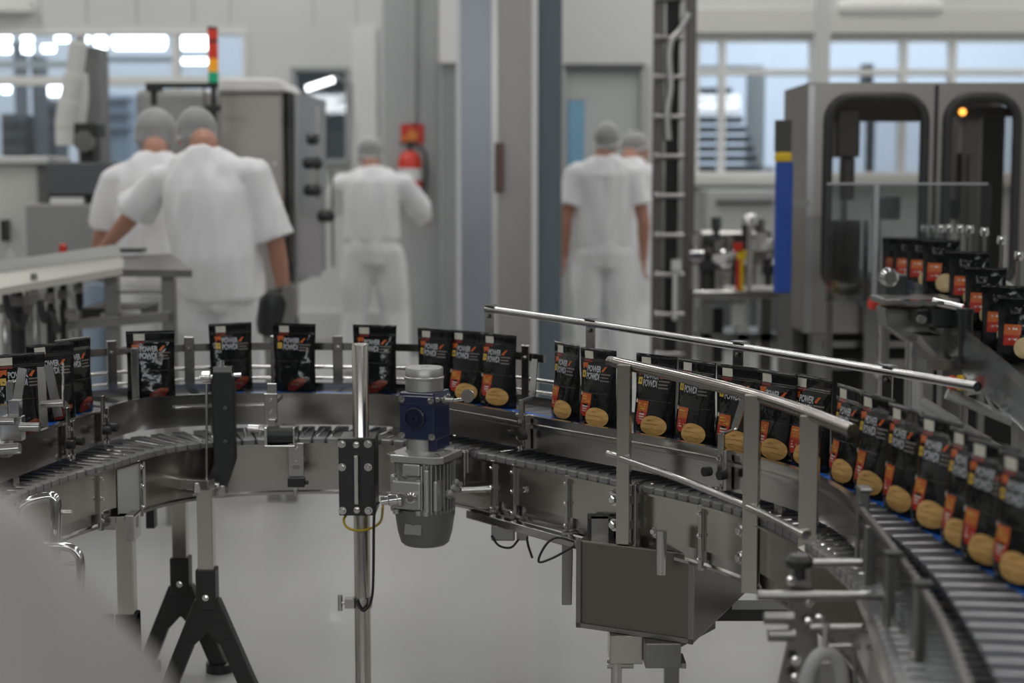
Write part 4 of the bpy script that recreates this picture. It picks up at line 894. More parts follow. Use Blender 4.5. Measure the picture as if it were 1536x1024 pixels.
# left equipment
t = thing('grey_pillar', 'dark grey square pillar in front of the left window', 'pillar', aty(128, 245, 10)); m = MB(); m.pb(120, 70, 152, 245, 10, .25); m.build('shaft', mat('pillar_grey', (.17, .175, .175), .5), t, bevel=.01)
m = MB(); m.pb(112, 78, 121, 245, 9.98, .2); m.build('side_rib', LGREY, t); m = MB(); m.bx((aty(122, 0, 10.02).x, 10.02, 0), (aty(150, 0, 10).x, 10.2, aty(0, 245, 10).z)); m.build('stem', MDARK, t)
t = thing('white_hose', 'white hanging cloth sleeve beside the grey pillar', 'sleeve', aty(105, 240, 9.8)); m = MB()
m.tube(catmull([aty(x_, y_, 9.8) for x_, y_ in ((118, 62), (112, 110), (104, 150), (98, 190), (98, 218))]), [.05]*1+[.055]*14+[.06]*14+[.065]*14+[.06]*14, 12); m.build('sleeve', mat('cloth_white', (.62, .62, .60), .8), t, smooth=80)
m = MB(); m.tube(catmull([aty(x_, y_, 9.85) for x_, y_ in ((121, 110), (122, 150), (118, 185))]), .045, 10); m.build('second_sleeve', mat('cloth_white', (.62, .62, .60), .8), t, smooth=80); m = MB(); m.cyl(aty(118, 60, 9.8), aty(118, 60, 10.05), .02); m.build('hook', STEELD, t)
t = thing('black_gear_head', 'small black mechanism under the grey pillar', 'machine', aty(128, 240, 9.2)); m = MB(); m.pb(110, 184, 146, 205, 9.2, .2); m.pb(118, 200, 140, 244, 9.22, .15); m.build('block', BLACKM, t, bevel=.01); m = MB(); m.lathe([(.06, 0), (.06, .04)], aty(128, 212, 9.2), (0, -1, 0)); m.build('dial', STEELD, t, smooth=40)
t = thing('charcoal_console', 'charcoal box console on the grey machine at left', 'console', aty(120, 300, 9.0)); m = MB(); m.pb(68, 243, 178, 293, 9, .5); m.build('housing', mat('charcoal', (.09, .10, .105), .5), t, bevel=.012); m = MB(); m.pb(72, 293, 170, 306, 9.05, .4); m.build('base', MDARK, t)
t = thing('grey_machine', 'light grey steel machine box behind the table at left', 'machine', aty(95, 390, 8.9)); m = MB(); m.pb(37, 306, 152, 700, 8.9, .6); m.build('housing', mat('grey_machine', (.30, .30, .295), .42, .3), t, bevel=.012); m = MB(); m.pb(75, 296, 125, 306, 9.0, .2); m.build('white_tray', WHITE, t)
t = thing('white_machine', 'tall white machine block at the left edge', 'machine', aty(30, 400, 9.3)); m = MB(); m.pb(-60, 246, 70, 720, 9.3, .6); m.build('housing', mat('white_machine', (.60, .60, .57), .5), t, bevel=.02); m = MB(); m.pb(-20, 234, 72, 246, 9.25, .5); m.build('top_lip', LGREY, t, bevel=.01)
m = MB(); m.pb(0, 330, 8, 362, 9.2, .1); m.build('side_handle', BLACK, t)
# inclined steel table
YT = 6.4
t = thing('inclined_table', 'sloping stainless steel chute table with legs at left', 'table', aty(140, 560, YT))
A0 = aty(-60, 418, YT); A1 = aty(177, 381, YT+.2); A2 = aty(285, 402, YT-.05); A3 = aty(250, 378, YT+.35)
m = MB(); th = V3(0, 0, .028)
m.add([A0+V3(0, -.30, -.06), aty(185, 401, YT-.1), aty(185, 384, YT+.35), A0+V3(0, .25, 0)]+[p-th for p in (A0+V3(0, -.30, -.06), aty(185, 401, YT-.1), aty(185, 384, YT+.35), A0+V3(0, .25, 0))], [(0, 1, 2, 3), (7, 6, 5, 4), (0, 4, 5, 1), (1, 5, 6, 2), (2, 6, 7, 3), (3, 7, 4, 0)])
m.build('chute_plate', mat('chute_plate', (.58, .55, .50), .35, .7), t)
m = MB(); q = [aty(178, 404, YT-.1), aty(288, 405, YT-.12), aty(256, 380, YT+.35), aty(180, 384, YT+.35)]; m.add(q+[p-th for p in q], [(0, 1, 2, 3), (7, 6, 5, 4), (0, 4, 5, 1), (1, 5, 6, 2), (2, 6, 7, 3), (3, 7, 4, 0)]); m.build('end_plate', STEELD, t)
m = MB(); m.bar(aty(-60, 416, YT+.3)+V3(0, 0, .02), aty(180, 382, YT+.36)+V3(0, 0, .02), .02, .05, (0, 1, 0)); m.build('raised_edge', LGREY, t)
for px, mt in ((253, STEELD), (168, STEELD), (-40, STEELD)):
    a = aty(px, 404, YT+.05); MB().bx((a.x-.026, YT+.02, 0), (a.x+.026, YT+.08, a.z-.02)).build('leg', mt, t, bevel=.004)
m = MB(); a = aty(105, 480, YT-.1); b = aty(250, 500, YT-.1); m.bar(aty(105, 487, YT), aty(255, 474, YT), .04, .07, (0, 0, 1)); m.build('lower_beam', STEELD, t, bevel=.005)
m = MB(); m.bar(aty(170, 438, YT+.05), aty(250, 438, YT+.05), .014, .014); m.build('stretcher', TUBE, t)
m = MB(); m.pb(150, 470, 195, 479, YT+.1, .2); tag(m.build('metal_tray', LGREY, bevel=.004), 'small pale tray lying on the lower beam of the chute table', 'tray')
m = MB(); m.pb(120, 462, 215, 478, YT+.5, .3); m.build('dark_shelf', MDARK, t)
m = MB(); m.pb(172, 373, 212, 379, YT+.38, .1); tag(m.build('black_tool', DGREY), 'flat dark tool lying on the far edge of chute table', 'tool')
# clutter of air units below the table
for i, (x0, y0, x1, y1, dd, mt, lb) in enumerate(((16, 420, 36, 540, 0, BLACK, 'black upright cylinder leftmost under the chute table'), (70, 415, 84, 540, .05, BLACK, 'tall black cylinder under the chute table, third from left'), (90, 415, 102, 520, .15, BLACK, 'short black cylinder under chute table near the grey legs'), (46, 410, 60, 560, -.1, STEELD, 'grey steel upright under the middle of the chute'), (36, 430, 48, 560, .2, ALU, 'silver cylinder between the two black ones under the chute'), (100, 440, 112, 560, .1, ALU, 'silver cylinder rightmost under the chute table'), (2, 430, 14, 560, .1, TUBE, 'pale steel tube at the left edge below the chute'), (114, 420, 124, 465, .3, BLACK, 'small black valve under chute near the lower beam'))):
    a = aty(x0, y0, YT+dd); b = aty(x1, y1, YT+dd); t2 = thing('air_cylinder', lb, 'cylinder', ((a.x+b.x)/2, YT+dd, b.z)); r = (b.x-a.x)*.72
    MB().lathe([(r*.6, -.0), (r, .03), (r, (a.z-b.z)*.6), (r*.75, (a.z-b.z)*.62), (r*.75, a.z-b.z)], ((a.x+b.x)/2, YT+dd, b.z), n=16).build('barrel', mt, t2, smooth=40)
    m = MB(); m.box(((a.x+b.x)/2, YT+dd, b.z+(a.z-b.z)*.75), (r*2.4, r*2, .04)); m.build('fitting', CHROME if i % 2 else STEELD, t2, bevel=.003)
    MB().cyl(((a.x+b.x)/2, YT+dd, 0), ((a.x+b.x)/2, YT+dd, b.z+.01), r*.5).build('stand', STEELD, t2)
for i, (pts, lb) in enumerate((([(6, 430), (14, 470), (30, 490), (40, 470)], 'black hose looping at far left below the chute'), ([(60, 450), (66, 480), (76, 470), (88, 500)], 'black hose between the cylinders under the chute'))):
    m = MB(); m.tube(catmull([aty(x_, y_, YT-.15) for x_, y_ in pts]), .014, 8); tag(m.build('air_hose', BLACK, smooth=80), lb, 'hose')
# small red button light on the grey machine
t = thing('red_beacon', 'small red and green beacon in front of the grey machine', 'light', aty(95, 388, 7.2)); c = aty(95, 392, 7.2)
MB().lathe([(.018, .03), (.018, .075), (.01, .08)], c, n=14).build('lens', RED, t, smooth=40); m = MB(); m.lathe([(.019, 0), (.019, .03)], c, n=14); m.build('green_ring', mat('lens_green', (.01, .3, .16), .3), t, smooth=40); m = MB(); m.cyl(c, (c.x, c.y, 0), .012); m.build('pole', STEELD, t)
# blue-grey barrel glimpsed under the table
for px, lb in ((140, 'pale blue drum seen under the chute, left of the dark leg'), (190, 'pale blue drum seen under the chute, right of the dark leg')):
    a = aty(px-18, 425, 8.3); b = aty(px+18, 470, 8.3); t2 = thing('blue_drum', lb, 'drum', ((a.x+b.x)/2, 8.3, 0)); r = (b.x-a.x)/2
    MB().lathe([(r, 0), (r, a.z*.3), (r*1.03, a.z*.32), (r, a.z*.34), (r, a.z*.66), (r*1.03, a.z*.68), (r, a.z*.7), (r, a.z), (r*.9, a.z)], ((a.x+b.x)/2, 8.3, 0), n=20).build('barrel', mat('drum_blue', (.30, .38, .48), .5), t2, smooth=40)
# dark motor right of the big worker
t = thing('dark_drive', 'dark motor unit with curved hose below the steel cabinet', 'motor', aty(405, 490, 6.9)); m = MB(); c = aty(407, 470, 6.9)
m.lathe([(.05, -.09), (.06, -.05), (.06, .06), (.03, .10)], c, (.2, -.3, 1), 16); m.build('housing', BLACK, t, smooth=40); m = MB(); m.tube(catmull([c+V3(-.02, 0, .06), aty(398, 445, 6.9), aty(420, 434, 6.95), aty(436, 432, 7)]), .012, 8); m.build('hose', BLACK, t, smooth=80); m = MB(); m.bx((c.x+.05, 6.88, 0), (c.x+.10, 6.95, aty(430, 430, 6.9).z)); m.bx((c.x-.03, 6.9, 0), (c.x+.03, 6.95, c.z)); m.build('post', STEELD, t)

# ---------------------------------------------------------------- machine on the right with rounded windows
YR = 7.0
t = thing('packing_machine', 'tall steel packing machine with two rounded dark-rimmed windows', 'machine', (aty(1370, 500, YR).x, YR+.4, 0))
x = lambda px: aty(px, 300, YR).x; z = lambda py: aty(1370, py, YR).z
def rr(x0, z0, x1, z1, r, n=6):
    out = []
    for cx, cz, a0 in ((x1-r, z1-r, 0), (x0+r, z1-r, 90), (x0+r, z0+r, 180), (x1-r, z0+r, 270)):
        for k in range(n+1): a = math.radians(a0+90*k/n); out.append((cx+r*math.cos(a), cz+r*math.sin(a)))
    return out
def framed(x0, x1, zt, zb, hole, y, th, name, mt, par):
    """door sheet with a rounded hole"""
    n = len(hole); outer = []
    cx = sum(p[0] for p in hole)/n; cz = sum(p[1] for p in hole)/n
    for hx, hz in hole:
        dx, dz = hx-cx, hz-cz; k = min(((x1-cx) if dx > 0 else (cx-x0))/max(1e-6, abs(dx)), ((zt-cz) if dz > 0 else (cz-zb))/max(1e-6, abs(dz))); outer.append((cx+dx*k, cz+dz*k))
    # exact corners: snap nearest ring points
    for ccx, ccz in ((x0, zt), (x1, zt), (x0, zb), (x1, zb)):
        i = min(range(n), key=lambda i: (outer[i][0]-ccx)**2+(outer[i][1]-ccz)**2); outer[i] = (ccx, ccz)
    m = MB(); vs = []
    for yy in (y, y+th):
        vs += [Vector((a, yy, b)) for a, b in hole]+[Vector((a, yy, b)) for a, b in outer]
    fs = []
    for k in range(n):
        j = (k+1) % n
        fs += [(k, j, n+j, n+k), (2*n+k, 3*n+k, 3*n+j, 2*n+j), (k, 2*n+k, 2*n+j, j), (n+k, n+j, 3*n+j, 3*n+k)]
    m.add(vs, fs); return m.build(name, mt, par)
def gasket(hole, y, r, par):
    m = MB(); m.tube([V3(a, y, b) for a, b in hole], r, 8, closed=True); return m.build('window_seal', MDARK, par, smooth=60)
h1 = rr(x(1240), z(436), x(1384), z(146), .10); d1 = framed(x(1216), x(1398), z(128), z(498), h1, YR, .04, 'door', MSTEEL, t)
gasket(h1, YR-.004, .022, d1); m = MB(); m.prism(h1, YR+.015, YR+.021); m.build('pane', clearmat('dark_pane', (.86, .86, .86), .05, .03), d1)
h2 = rr(x(1418), z(430), x(1522), z(146), .10); d2 = framed(x(1404), x(1562), z(128), z(498), h2, YR, .04, 'door', MSTEEL, t)
gasket(h2, YR-.004, .022, d2); m = MB(); m.prism(h2, YR+.015, YR+.021); m.build('pane', clearmat('dark_pane2', (.75, .74, .73), .06, .03), d2)
m = MB(); m.bx((x(1398), YR+.01, z(498)), (x(1404), YR+.04, z(128))); m.build('centre_stile', MDARK, t)
m = MB(); m.pb(1213, 128, 1216, 498, YR-.006, .012); m.build('edge_strip', mat('edge_steel', (.45, .45, .44), .3, .9), t)
# side wall of the cabin (recedes), roof, floor plate, back posts
m = MB(); y1 = YR+.62; xs = x(1214)
m.bx((xs-.012, YR, z(498)), (xs, y1, z(128))); sw = m.build('side_panel', mat('side_sheet', (.42, .39, .35), .36, .85), t)
m = MB(); m.bx((xs-.012, YR, z(128)), (x(1562), y1, z(128)+.012)); m.build('roof_plate', MSTEEL, t); m = MB(); m.bx((xs-.012, YR+.001, z(500)), (x(1562), y1, z(498))); m.build('deck', STEELD, t)
m = MB()
for px in (1225, 1545): m.bx((x(px)-.02, y1-.04, z(498)), (x(px)+.02, y1, z(128)))
m.build('rear_post', MSTEEL, t)
m = MB(); m.bx((xs, y1-.03, z(175)), (x(1562), y1, z(128))); m.build('rear_header', MSTEEL, t)
# inner mechanism seen through the panes
m = MB(); m.pb(1256, 160, 1290, 236, YR+.25, .15); m.pb(1264, 236, 1282, 300, YR+.28, .08); m.pb(1252, 330, 1290, 430, YR+.2, .3); m.build('inner_head', mat('inner_bronze', (.16, .15, .13), .4, .7), t, bevel=.01)
m = MB(); m.pb(1262, 300, 1268, 440, YR+.2, .03); m.pb(1316, 295, 1350, 330, YR+.3, .1); m.build('inner_rod', STEELD, t)
m = MB(); m.pb(1446, 172, 1470, 350, YR+.25, .12); m.pb(1455, 230, 1466, 440, YR+.2, .05); m.build('inner_column', ALU, t, bevel=.01); m = MB(); m.pb(1474, 160, 1500, 440, YR+.3, .15); m.pb(1424, 230, 1440, 330, YR+.3, .1); m.build('inner_block', MDARK, t)
m = MB(); m.pb(1430, 172, 1434, 300, YR+.15, .03); m.build('inner_rod', TUBE, t)
c = aty(1443, 168, YR+.12); m = MB(); m.lathe([(.014, 0), (.016, .012), (.008, .02)], c, (0, -1, 0), 14); m.build('amber_lamp', mat('amber_on', (.9, .35, .05), .4, emit=(1, .38, .06), estr=5), t, smooth=60); m = MB(); m.bx((c.x-.02, c.y, c.z-.02), (c.x+.3, c.y+.05, c.z+.02)); m.build('lamp_bar', mat('lamp_bar', (.06, .05, .04), .5), t)
# undercarriage
for lx0, lx1, ly0, ly1 in ((x(1222), x(1244), YR+.02, YR+.1), (x(1560), x(1585), YR+.02, YR+.1), (x(1222), x(1244), y1-.1, y1-.02)): MB().bx((lx0, ly0, 0), (lx1, ly1, z(500))).build('leg', STEELD, t, bevel=.005)
m = MB(); m.bx((x(1240), YR+.04, z(556)), (x(1570), YR+.1, z(540))); m.bx((x(1240), YR+.02, z(522)), (x(1570), YR+.08, z(512))); m.build('cross_rail', STEELD, t); m = MB(); m.bx((x(1246), YR+.25, .03), (x(1570), y1, z(505))); m.build('underside_shade', mat('shadow_black', (.012, .012, .012), .7), t)  # last block is black to stand in for the shadow under the machine
# blue post with yellow collar
t = thing('blue_post', 'bright blue post with yellow collar beside the packing machine', 'post', aty(1176, 440, 6.8)); Yb = 6.8
MB().pb(1166, 242, 1187, 440, Yb, .06).build('blue_sleeve', BLUEP, t, bevel=.008); MB().pb(1165, 228, 1188, 243, Yb-.004, .068).build('yellow_collar', YEL, t, bevel=.01); MB().pb(1170, 440, 1183, 700, Yb+.01, .04).build('lower_leg', STEELD, t); m = MB(); m.pb(1165, 180, 1187, 228, Yb+.004, .05); m.build('dark_core', mat('core_dark', (.06, .06, .055), .5), t)
m = MB(); m.pb(1184, 300, 1214, 310, Yb+.1, .06); m.build('mount', STEELD, t)
# white bench and small fittings behind mast
t = thing('filler_table', 'pale steel work table behind the mast and blue post', 'table', aty(1110, 540, 8.6)); Yf = 8.6
m = MB(); m.pb(1040, 436, 1210, 448, Yf-.2, .7); m.build('table_top', STEEL, t, bevel=.006); a = aty(1080, 432, Yf-.1); m = MB(); m.pb(1088, 430, 1180, 437, Yf-.1, .4); m.build('white_board', WHITE, t, bevel=.004)
for px in (1060, 1115, 1150): a = aty(px, 448, Yf); MB().bx((a.x-.035, Yf, 0), (a.x+.035, Yf+.08, a.z)).build('leg', LGREY if px == 1115 else STEELD, t, bevel=.006)
m = MB(); m.pb(1042, 500, 1165, 512, Yf, .4); m.build('lower_shelf', STEELD, t)
m = MB(); m.pb(1050, 462, 1085, 545, Yf+.2, .2); m.build('dark_unit', MDARK, t, bevel=.01); m = MB(); m.pb(1098, 455, 1118, 490, Yf-.06, .05); m.build('white_control', LGREY, t, bevel=.006)
random.seed(21)
for i in range(16):
    px = 1046+(i % 8)*15+random.uniform(-3, 3); row = i//8; py = 432-row*4; h = random.uniform(45, 95)*(1 if row == 0 else 1.12); Y_ = Yf+.0+row*.22; w_ = random.uniform(13, 20)
    a = aty(px-w_/2, py-h, Y_); b = aty(px+w_/2, 436, Y_); zt_ = aty(1100, 436, Yf-.2).z-.005
    order = ['first', 'second', 'third', 'fourth', 'fifth', 'sixth', 'seventh', 'eighth'][i % 8]
    t2 = thing('filling_nozzle', order+' metal fitting from left in the '+('front' if row == 0 else 'rear')+' row on the pale work table', 'fitting', ((a.x+b.x)/2, Y_, zt_), 0, 'fittings on the work table behind the mast')
    r = (b.x-a.x)/2; H = a.z-zt_; mt = [ALU, BLACKM, STEELD, CHROME, DGREY, STEELD][i % 6]
    MB().lathe([(r, 0), (r, H*.45), (r*.6, H*.5), (r*.6, H*.8), (r*.9, H*.84), (r*.9, H), (r*.4, H)], ((a.x+b.x)/2, Y_, zt_), n=14).build('barrel', mt, t2, smooth=40)
    MB().box(((a.x+b.x)/2, Y_-.01, zt_+H*.62), (r*2.3, r*2.2, .05)).build('clamp_ring', [CHROME, BLACK, LGREY][i % 3], t2, bevel=.004)
for px, py, mt, lb in ((1108, 372, RED, 'small red product carton on the work table'), (1113, 383, YEL, 'small yellow product carton on the work table')):
    m = MB(); m.pb(px-7, py-8, px+6, py+6, Yf-.12, .03); a = aty(px, py+6, Yf-.12); m.bx((a.x-.01, Yf-.115, aty(1100, 437, Yf-.2).z), (a.x+.01, Yf-.10, a.z)); tag(m.build('product_carton', mt), lb, 'carton')
m = MB(); a = aty(1125, 325, 8.4); m.lathe([(.02, -.05), (.04, -.04), (.04, .0), (.02, .02)], a, n=14); m.cyl((a.x, a.y, aty(1125, 436, 8.4).z), a, .015); tag(m.build('dome_cap', CHROME, smooth=60), 'shiny domed steel cap above the work table', 'cap')
t = thing('manifold_block', 'dark manifold block behind the fittings on the work table', 'machine', aty(1105, 436, Yf+.35)); m = MB(); a = aty(1044, 345, Yf+.36); b = aty(1162, 436, Yf+.36); m.bx((a.x, Yf+.36, zt_), (b.x, Yf+.48, a.z)); m.build('block', mat('manifold', (.10, .098, .095), .4, .5), t, bevel=.02)
for k in range(3): m = MB(); m.cyl((a.x+.03, Yf+.33, zt_+.08+.1*k), (b.x-.03, Yf+.33, zt_+.08+.1*k), .02); m.build('pipe', [ALU, CHROME, STEELD][k], t, smooth=40)
# long grey counter on the back wall below the right window
t = thing('wall_counter', 'grey counter unit along the wall under the right window', 'counter', aty(1100, 330, 13.2)); m = MB(); m.pb(1060, 284, 1230, 420, 13.1, .6); m.build('carcass', mat('counter_grey', (.42, .43, .42), .5), t, bevel=.02); m = MB(); m.pb(1075, 300, 1160, 306, 13.06, .05); m.build('slot', DGREY, t); m = MB(); a = aty(1060, 420, 13.2); b = aty(1230, 420, 13.2); m.bx((a.x, 13.2, 0), (b.x, 13.6, a.z)); m.build('plinth', DGREY, t)

# ---------------------------------------------------------------- second pouch line on the right
t = thing('second_conveyor', 'second conveyor with pouches and guards at the right behind first line', 'conveyor', (2.0, 5.3, 0))
s0 = Vector((2.62, 3.9, .86)); pl = [(1330, 424, 6.5), (1407, 442, 5.35), (1452, 466, 5.0), (1500, 520, 4.72), (1545, 556, 4.45)]
c2 = [atD(*p) for p in pl]; c2 = [c2[0]+(c2[0]-c2[1])*.6]+c2+[c2[-1]+(c2[-1]-c2[-2])*1.5]
pts2 = resample(catmull(c2), .04)
def side(i):
    tt = (pts2[min(i+1, len(pts2)-1)]-pts2[max(i-1, 0)]); tt.z = 0; tt.normalize(); return Vector((-tt.y, tt.x, 0)) if tt.y < 0 and False else Vector((-tt.y, tt.x, 0))
def strip(o0, z0, o1, z1, name, mt):
    m = MB(); m.rings([[pts2[i]+side(i)*o+V3(0, 0, zz_) for o, zz_ in ((o0, z1), (o1, z1), (o1, z0), (o0, z0))] for i in range(len(pts2))]); return m.build(name, mt, t, smooth=30)
sg = 1 if side(len(pts2)//2).x < 0 else -1      # + towards the camera side
strip(-.075, -.03, .075, -.004, 'belt', BLACKM)
n_ = -sg
strip(.076, -.05, .084, .004, 'near_side_plate', STEEL) if sg > 0 else strip(-.084, -.05, -.076, .004, 'near_side_plate', STEEL)
strip(.095, -.09, .099, .05, 'clear_side_guard', ACRYL) if sg > 0 else strip(-.099, -.09, -.095, .05, 'clear_side_guard', ACRYL)
strip(-.15, .06, -.135, .075, 'far_rail', CHROME) if sg > 0 else strip(.135, .06, .15, .075, 'far_rail', CHROME)
for i in (6, len(pts2)//2, len(pts2)-12): p = pts2[i]; MB().bx((p.x-.03, p.y-.03, 0), (p.x+.03, p.y+.03, p.z-.02)).build('leg', STEELD, t)
G2 = 'pouches on the second line at the right'
lb2 = [(1345, 425, 'farthest pouch inside the clear guard of the second line'), (1362, 430, 'second farthest pouch inside the clear guard'), (1383, 435, 'third pouch behind guard, just left of the red-labelled one'), (1409, 440, 'pouch with pale bun and red label near centre of second line'), (1452, 463, 'red-labelled pouch next after the pale bun one'), (1478, 488, 'dark pouch between two red-labelled pouches on the second line'), (1500, 512, 'red-labelled pouch near the right edge on the second line'), (1527, 532, 'nearest pouch of the second line at the right edge')]
for i, (px, py, lb) in enumerate(lb2):
    best = min(range(len(pts2)), key=lambda k: abs(ray(px, 500).x*(pts2[k]-CAM).dot(FW)-pts2[k].x)); p = pts2[best]
    c = make_pouch('far', 2.2) if i == 0 else copy_tree(far0); far0 = c if i == 0 else far0; spread(c, p+V3(0, 0, .001), math.radians(-28), lb, G2, .92)
for i in range(9):
    k_ = int(len(pts2)*(.30+.055*i)); p = pts2[k_]+side(k_)*(-.10*sg)+V3(0, 0, .205); m = MB(); m.lathe([(.012, 0), (.016, .01), (.012, .028)], p, (0, 0, 1), 10); m.bar(p, Vector((p.x, p.y, pts2[k_].z+.05)), .012, .012); m.build('guide_clip', CHROME, t, smooth=40)
# clear guard box round the second line
t = thing('polycarbonate_guard', 'large clear guard sheet in front of the packing machine', 'guard', atD(1360, 455, 5.9)); Yg = 6.0
m = MB(); m.pb(1242, 276, 1482, 452, Yg, .008); m.build('clear_sheet', ACRYL, t); m = MB(); m.pb(1242, 274, 1482, 277, Yg-.004, .016); m.pb(1312, 277, 1315, 455, Yg-.01, .02); m.build('edge_profile', mat('guard_edge', (.45, .45, .47), .3, .2), t)
for px in (1300, 1318): a = aty(px, 330, Yg+.02); b = aty(px, 460, Yg+.02); MB().bx((a.x-.008, Yg+.02, b.z), (a.x+.008, Yg+.04, a.z)).build('support_bar', STEELD, t)
for px in (1246, 1478): a = aty(px, 450, Yg); MB().bx((a.x-.012, Yg+.01, 0), (a.x+.012, Yg+.03, a.z+.05)).build('support_leg', STEELD, t)
# drive group with e-stops, rollers, poles
def estop(px, py, Y, lb):
    t = thing('stop_knob', lb, 'button', aty(px, py, Y)); c = aty(px, py, Y); k = Y/FPX
    MB().lathe([(6*k, 0), (10*k, 3*k), (11*k, 8*k), (9*k, 12*k)], c+V3(-2*k, 0, 0), (-1, -.25, .1), 16).build('red_knob', RED, t, smooth=40)
    MB().lathe([(12*k, 0), (12*k, 8*k)], c+V3(2*k, 0, 0), (1, .2, 0), 16).build('yellow_ring', YEL, t, smooth=40)
    MB().lathe([(8*k, 0), (8*k, 22*k)], c+V3(9*k, .01, 0), (1, .2, 0), 12).build('body', STEELD, t, smooth=40); m = MB(); m.cyl(c+V3(14*k, .02, 0), (c.x+14*k, c.y+.02, 0), .012); m.build('post', STEELD, t)
estop(1318, 455, 5.6, 'red and yellow stop knob in front of the packing machine'); estop(1436, 574, 4.7, 'red and yellow stop knob near the end of the far rail')
t = thing('drive_unit', 'dark drive motor cluster under the second pouch line', 'motor', aty(1405, 520, 5.1)); Yd = 4.85
m = MB(); m.pb(1330, 412, 1362, 452, Yd+.3, .12); m.build('housing', BLACK, t, bevel=.008); m = MB(); m.pb(1400, 460, 1438, 492, Yd, .15); m.pb(1375, 465, 1400, 486, Yd+.05, .1); m.build('housing', BLACK, t, bevel=.008)
m = MB(); c = aty(1448, 470, Yd-.1); c1 = aty(1448, 535, Yd-.1); m.cyl(c1, c, .022, n=18); m.lathe([(.028, 0), (.028, .02)], c1-V3(0, 0, .02), n=18); m.lathe([(.026, 0), (.026, .015)], c, n=18); m.build('black_roller', BLACK, t, smooth=40)
m = MB(); m.pb(1326, 448, 1440, 458, Yd+.1, .2); m.prism([(-.06, .0), (.12, .0), (.10, -.09), (.02, -.11), (-.05, -.06)], -.05, .08, aty(1350, 460, Yd+.2)); m.prism([(-.10, .0), (.12, .0), (.10, -.06), (.02, -.12), (-.05, -.06)], -.05, .08, aty(1420, 500, Yd+.1)); m.build('cast_bracket', STEELD, t, bevel=.006)
m = MB(); m.lathe([(.02, 0), (.03, .01), (.03, .04), (.02, .05)], aty(1330, 415, Yd+.2), (0, -1, 0), 14); m.build('bright_fitting', CHROME, t, smooth=40); m = MB(); m.pb(1362, 452, 1420, 458, Yd-.03, .1); m.build('bright_fitting', CHROME, t); m = MB(); m.lathe([(.013, 0), (.013, .03)], aty(1380, 478, Yd-.02), (0, -1, 0), 12); m.build('bright_fitting', CHROME, t, smooth=40); m = MB(); m.cyl(aty(1400, 452, Yd), aty(1445, 462, Yd-.05), .012); m.build('bright_fitting', CHROME, t, smooth=40)
m = MB(); c = aty(1445, 555, Yd-.1); m.bx((c.x-.03, Yd+.02, 0), (c.x+.03, Yd+.08, aty(1400, 492, Yd).z)); m.pb(1390, 540, 1470, 555, Yd-.06, .1); m.pb(1410, 500, 1450, 545, Yd+.05, .1); m.build('stand', STEELD, t)
for px, lb in ((1324, 'thin steel rod hanging under the first stop knob'), (1364, 'thin steel rod standing right of the one under the knob')):
    m = MB(); a = aty(px, 462, 5.7); b = aty(px, 660, 5.7); m.cyl((a.x, a.y, 0), a, .011); 
    if px == 1324: q = aty(px, 556, 5.7); m.lathe([(.02, -.03), (.035, -.02), (.035, .02), (.02, .03)], q, n=14)
    else: m.cyl(a, a+V3(.1, .0, .02), .011)
    tag(m.build('steel_rod', TUBE, smooth=40), lb, 'rod')
t = thing('pale_frame', 'pale welded tube frame with motor at the lower right background', 'frame', aty(1460, 640, 4.7)); Yq = 4.72
m = MB()
for a, b in (((1376, 560), (1376, 660)), ((1380, 600), (1536, 700)), ((1420, 590), (1540, 640)), ((1376, 610), (1420, 640)), ((1525, 540), (1525, 700))): m.cyl(aty(*a, Yq), aty(*b, Yq), .016)
m.cyl(aty(1376, 650, Yq), (aty(1376, 650, Yq).x, Yq, 0), .02); m.cyl(aty(1525, 690, Yq), (aty(1525, 690, Yq).x, Yq, 0), .02); m.build('tube_frame', mat('pale_tube', (.42, .42, .41), .4, .4), t, smooth=40)
m = MB(); m.cyl(aty(1448, 576, Yq-.05), aty(1500, 570, Yq-.05), .034, n=20); m.lathe([(.036, 0), (.036, .02)], aty(1474, 573, Yq-.05), (1, 0, .1), 20); m.build('motor_can', ALU, t, smooth=40)
m = MB(); m.lathe([(.02, 0), (.03, .01), (.03, .03)], aty(1500, 590, Yq-.06), (0, -1, 0), 14); m.build('hub', CHROME, t, smooth=40); m = MB(); m.lathe([(.02, 0), (.02, .03)], aty(1488, 572, Yq-.06), (0, -1, 0), 14); m.build('hub', CHROME, t, smooth=40); m = MB(); m.lathe([(.02, 0), (.02, .03)], aty(1524, 575, Yq-.06), (0, -1, 0), 14); m.build('hub', CHROME, t, smooth=40)
m = MB(); m.tube(catmull([aty(x_, y_, Yq-.12) for x_, y_ in ((1480, 556), (1480, 590), (1490, 612), (1502, 616), (1515, 606), (1520, 585), (1518, 560))]), .0055, 8); m.build('clear_hose', mat('hose_pale', (.5, .5, .49), .3), t, smooth=80)
m = MB(); m.prism([(-.14, .02), (.16, .0), (.16, -.16), (.05, -.12), (-.06, -.06)], 0, .02, aty(1500, 545, Yq+.05)); m.build('bracket_plate', STEELD, t)
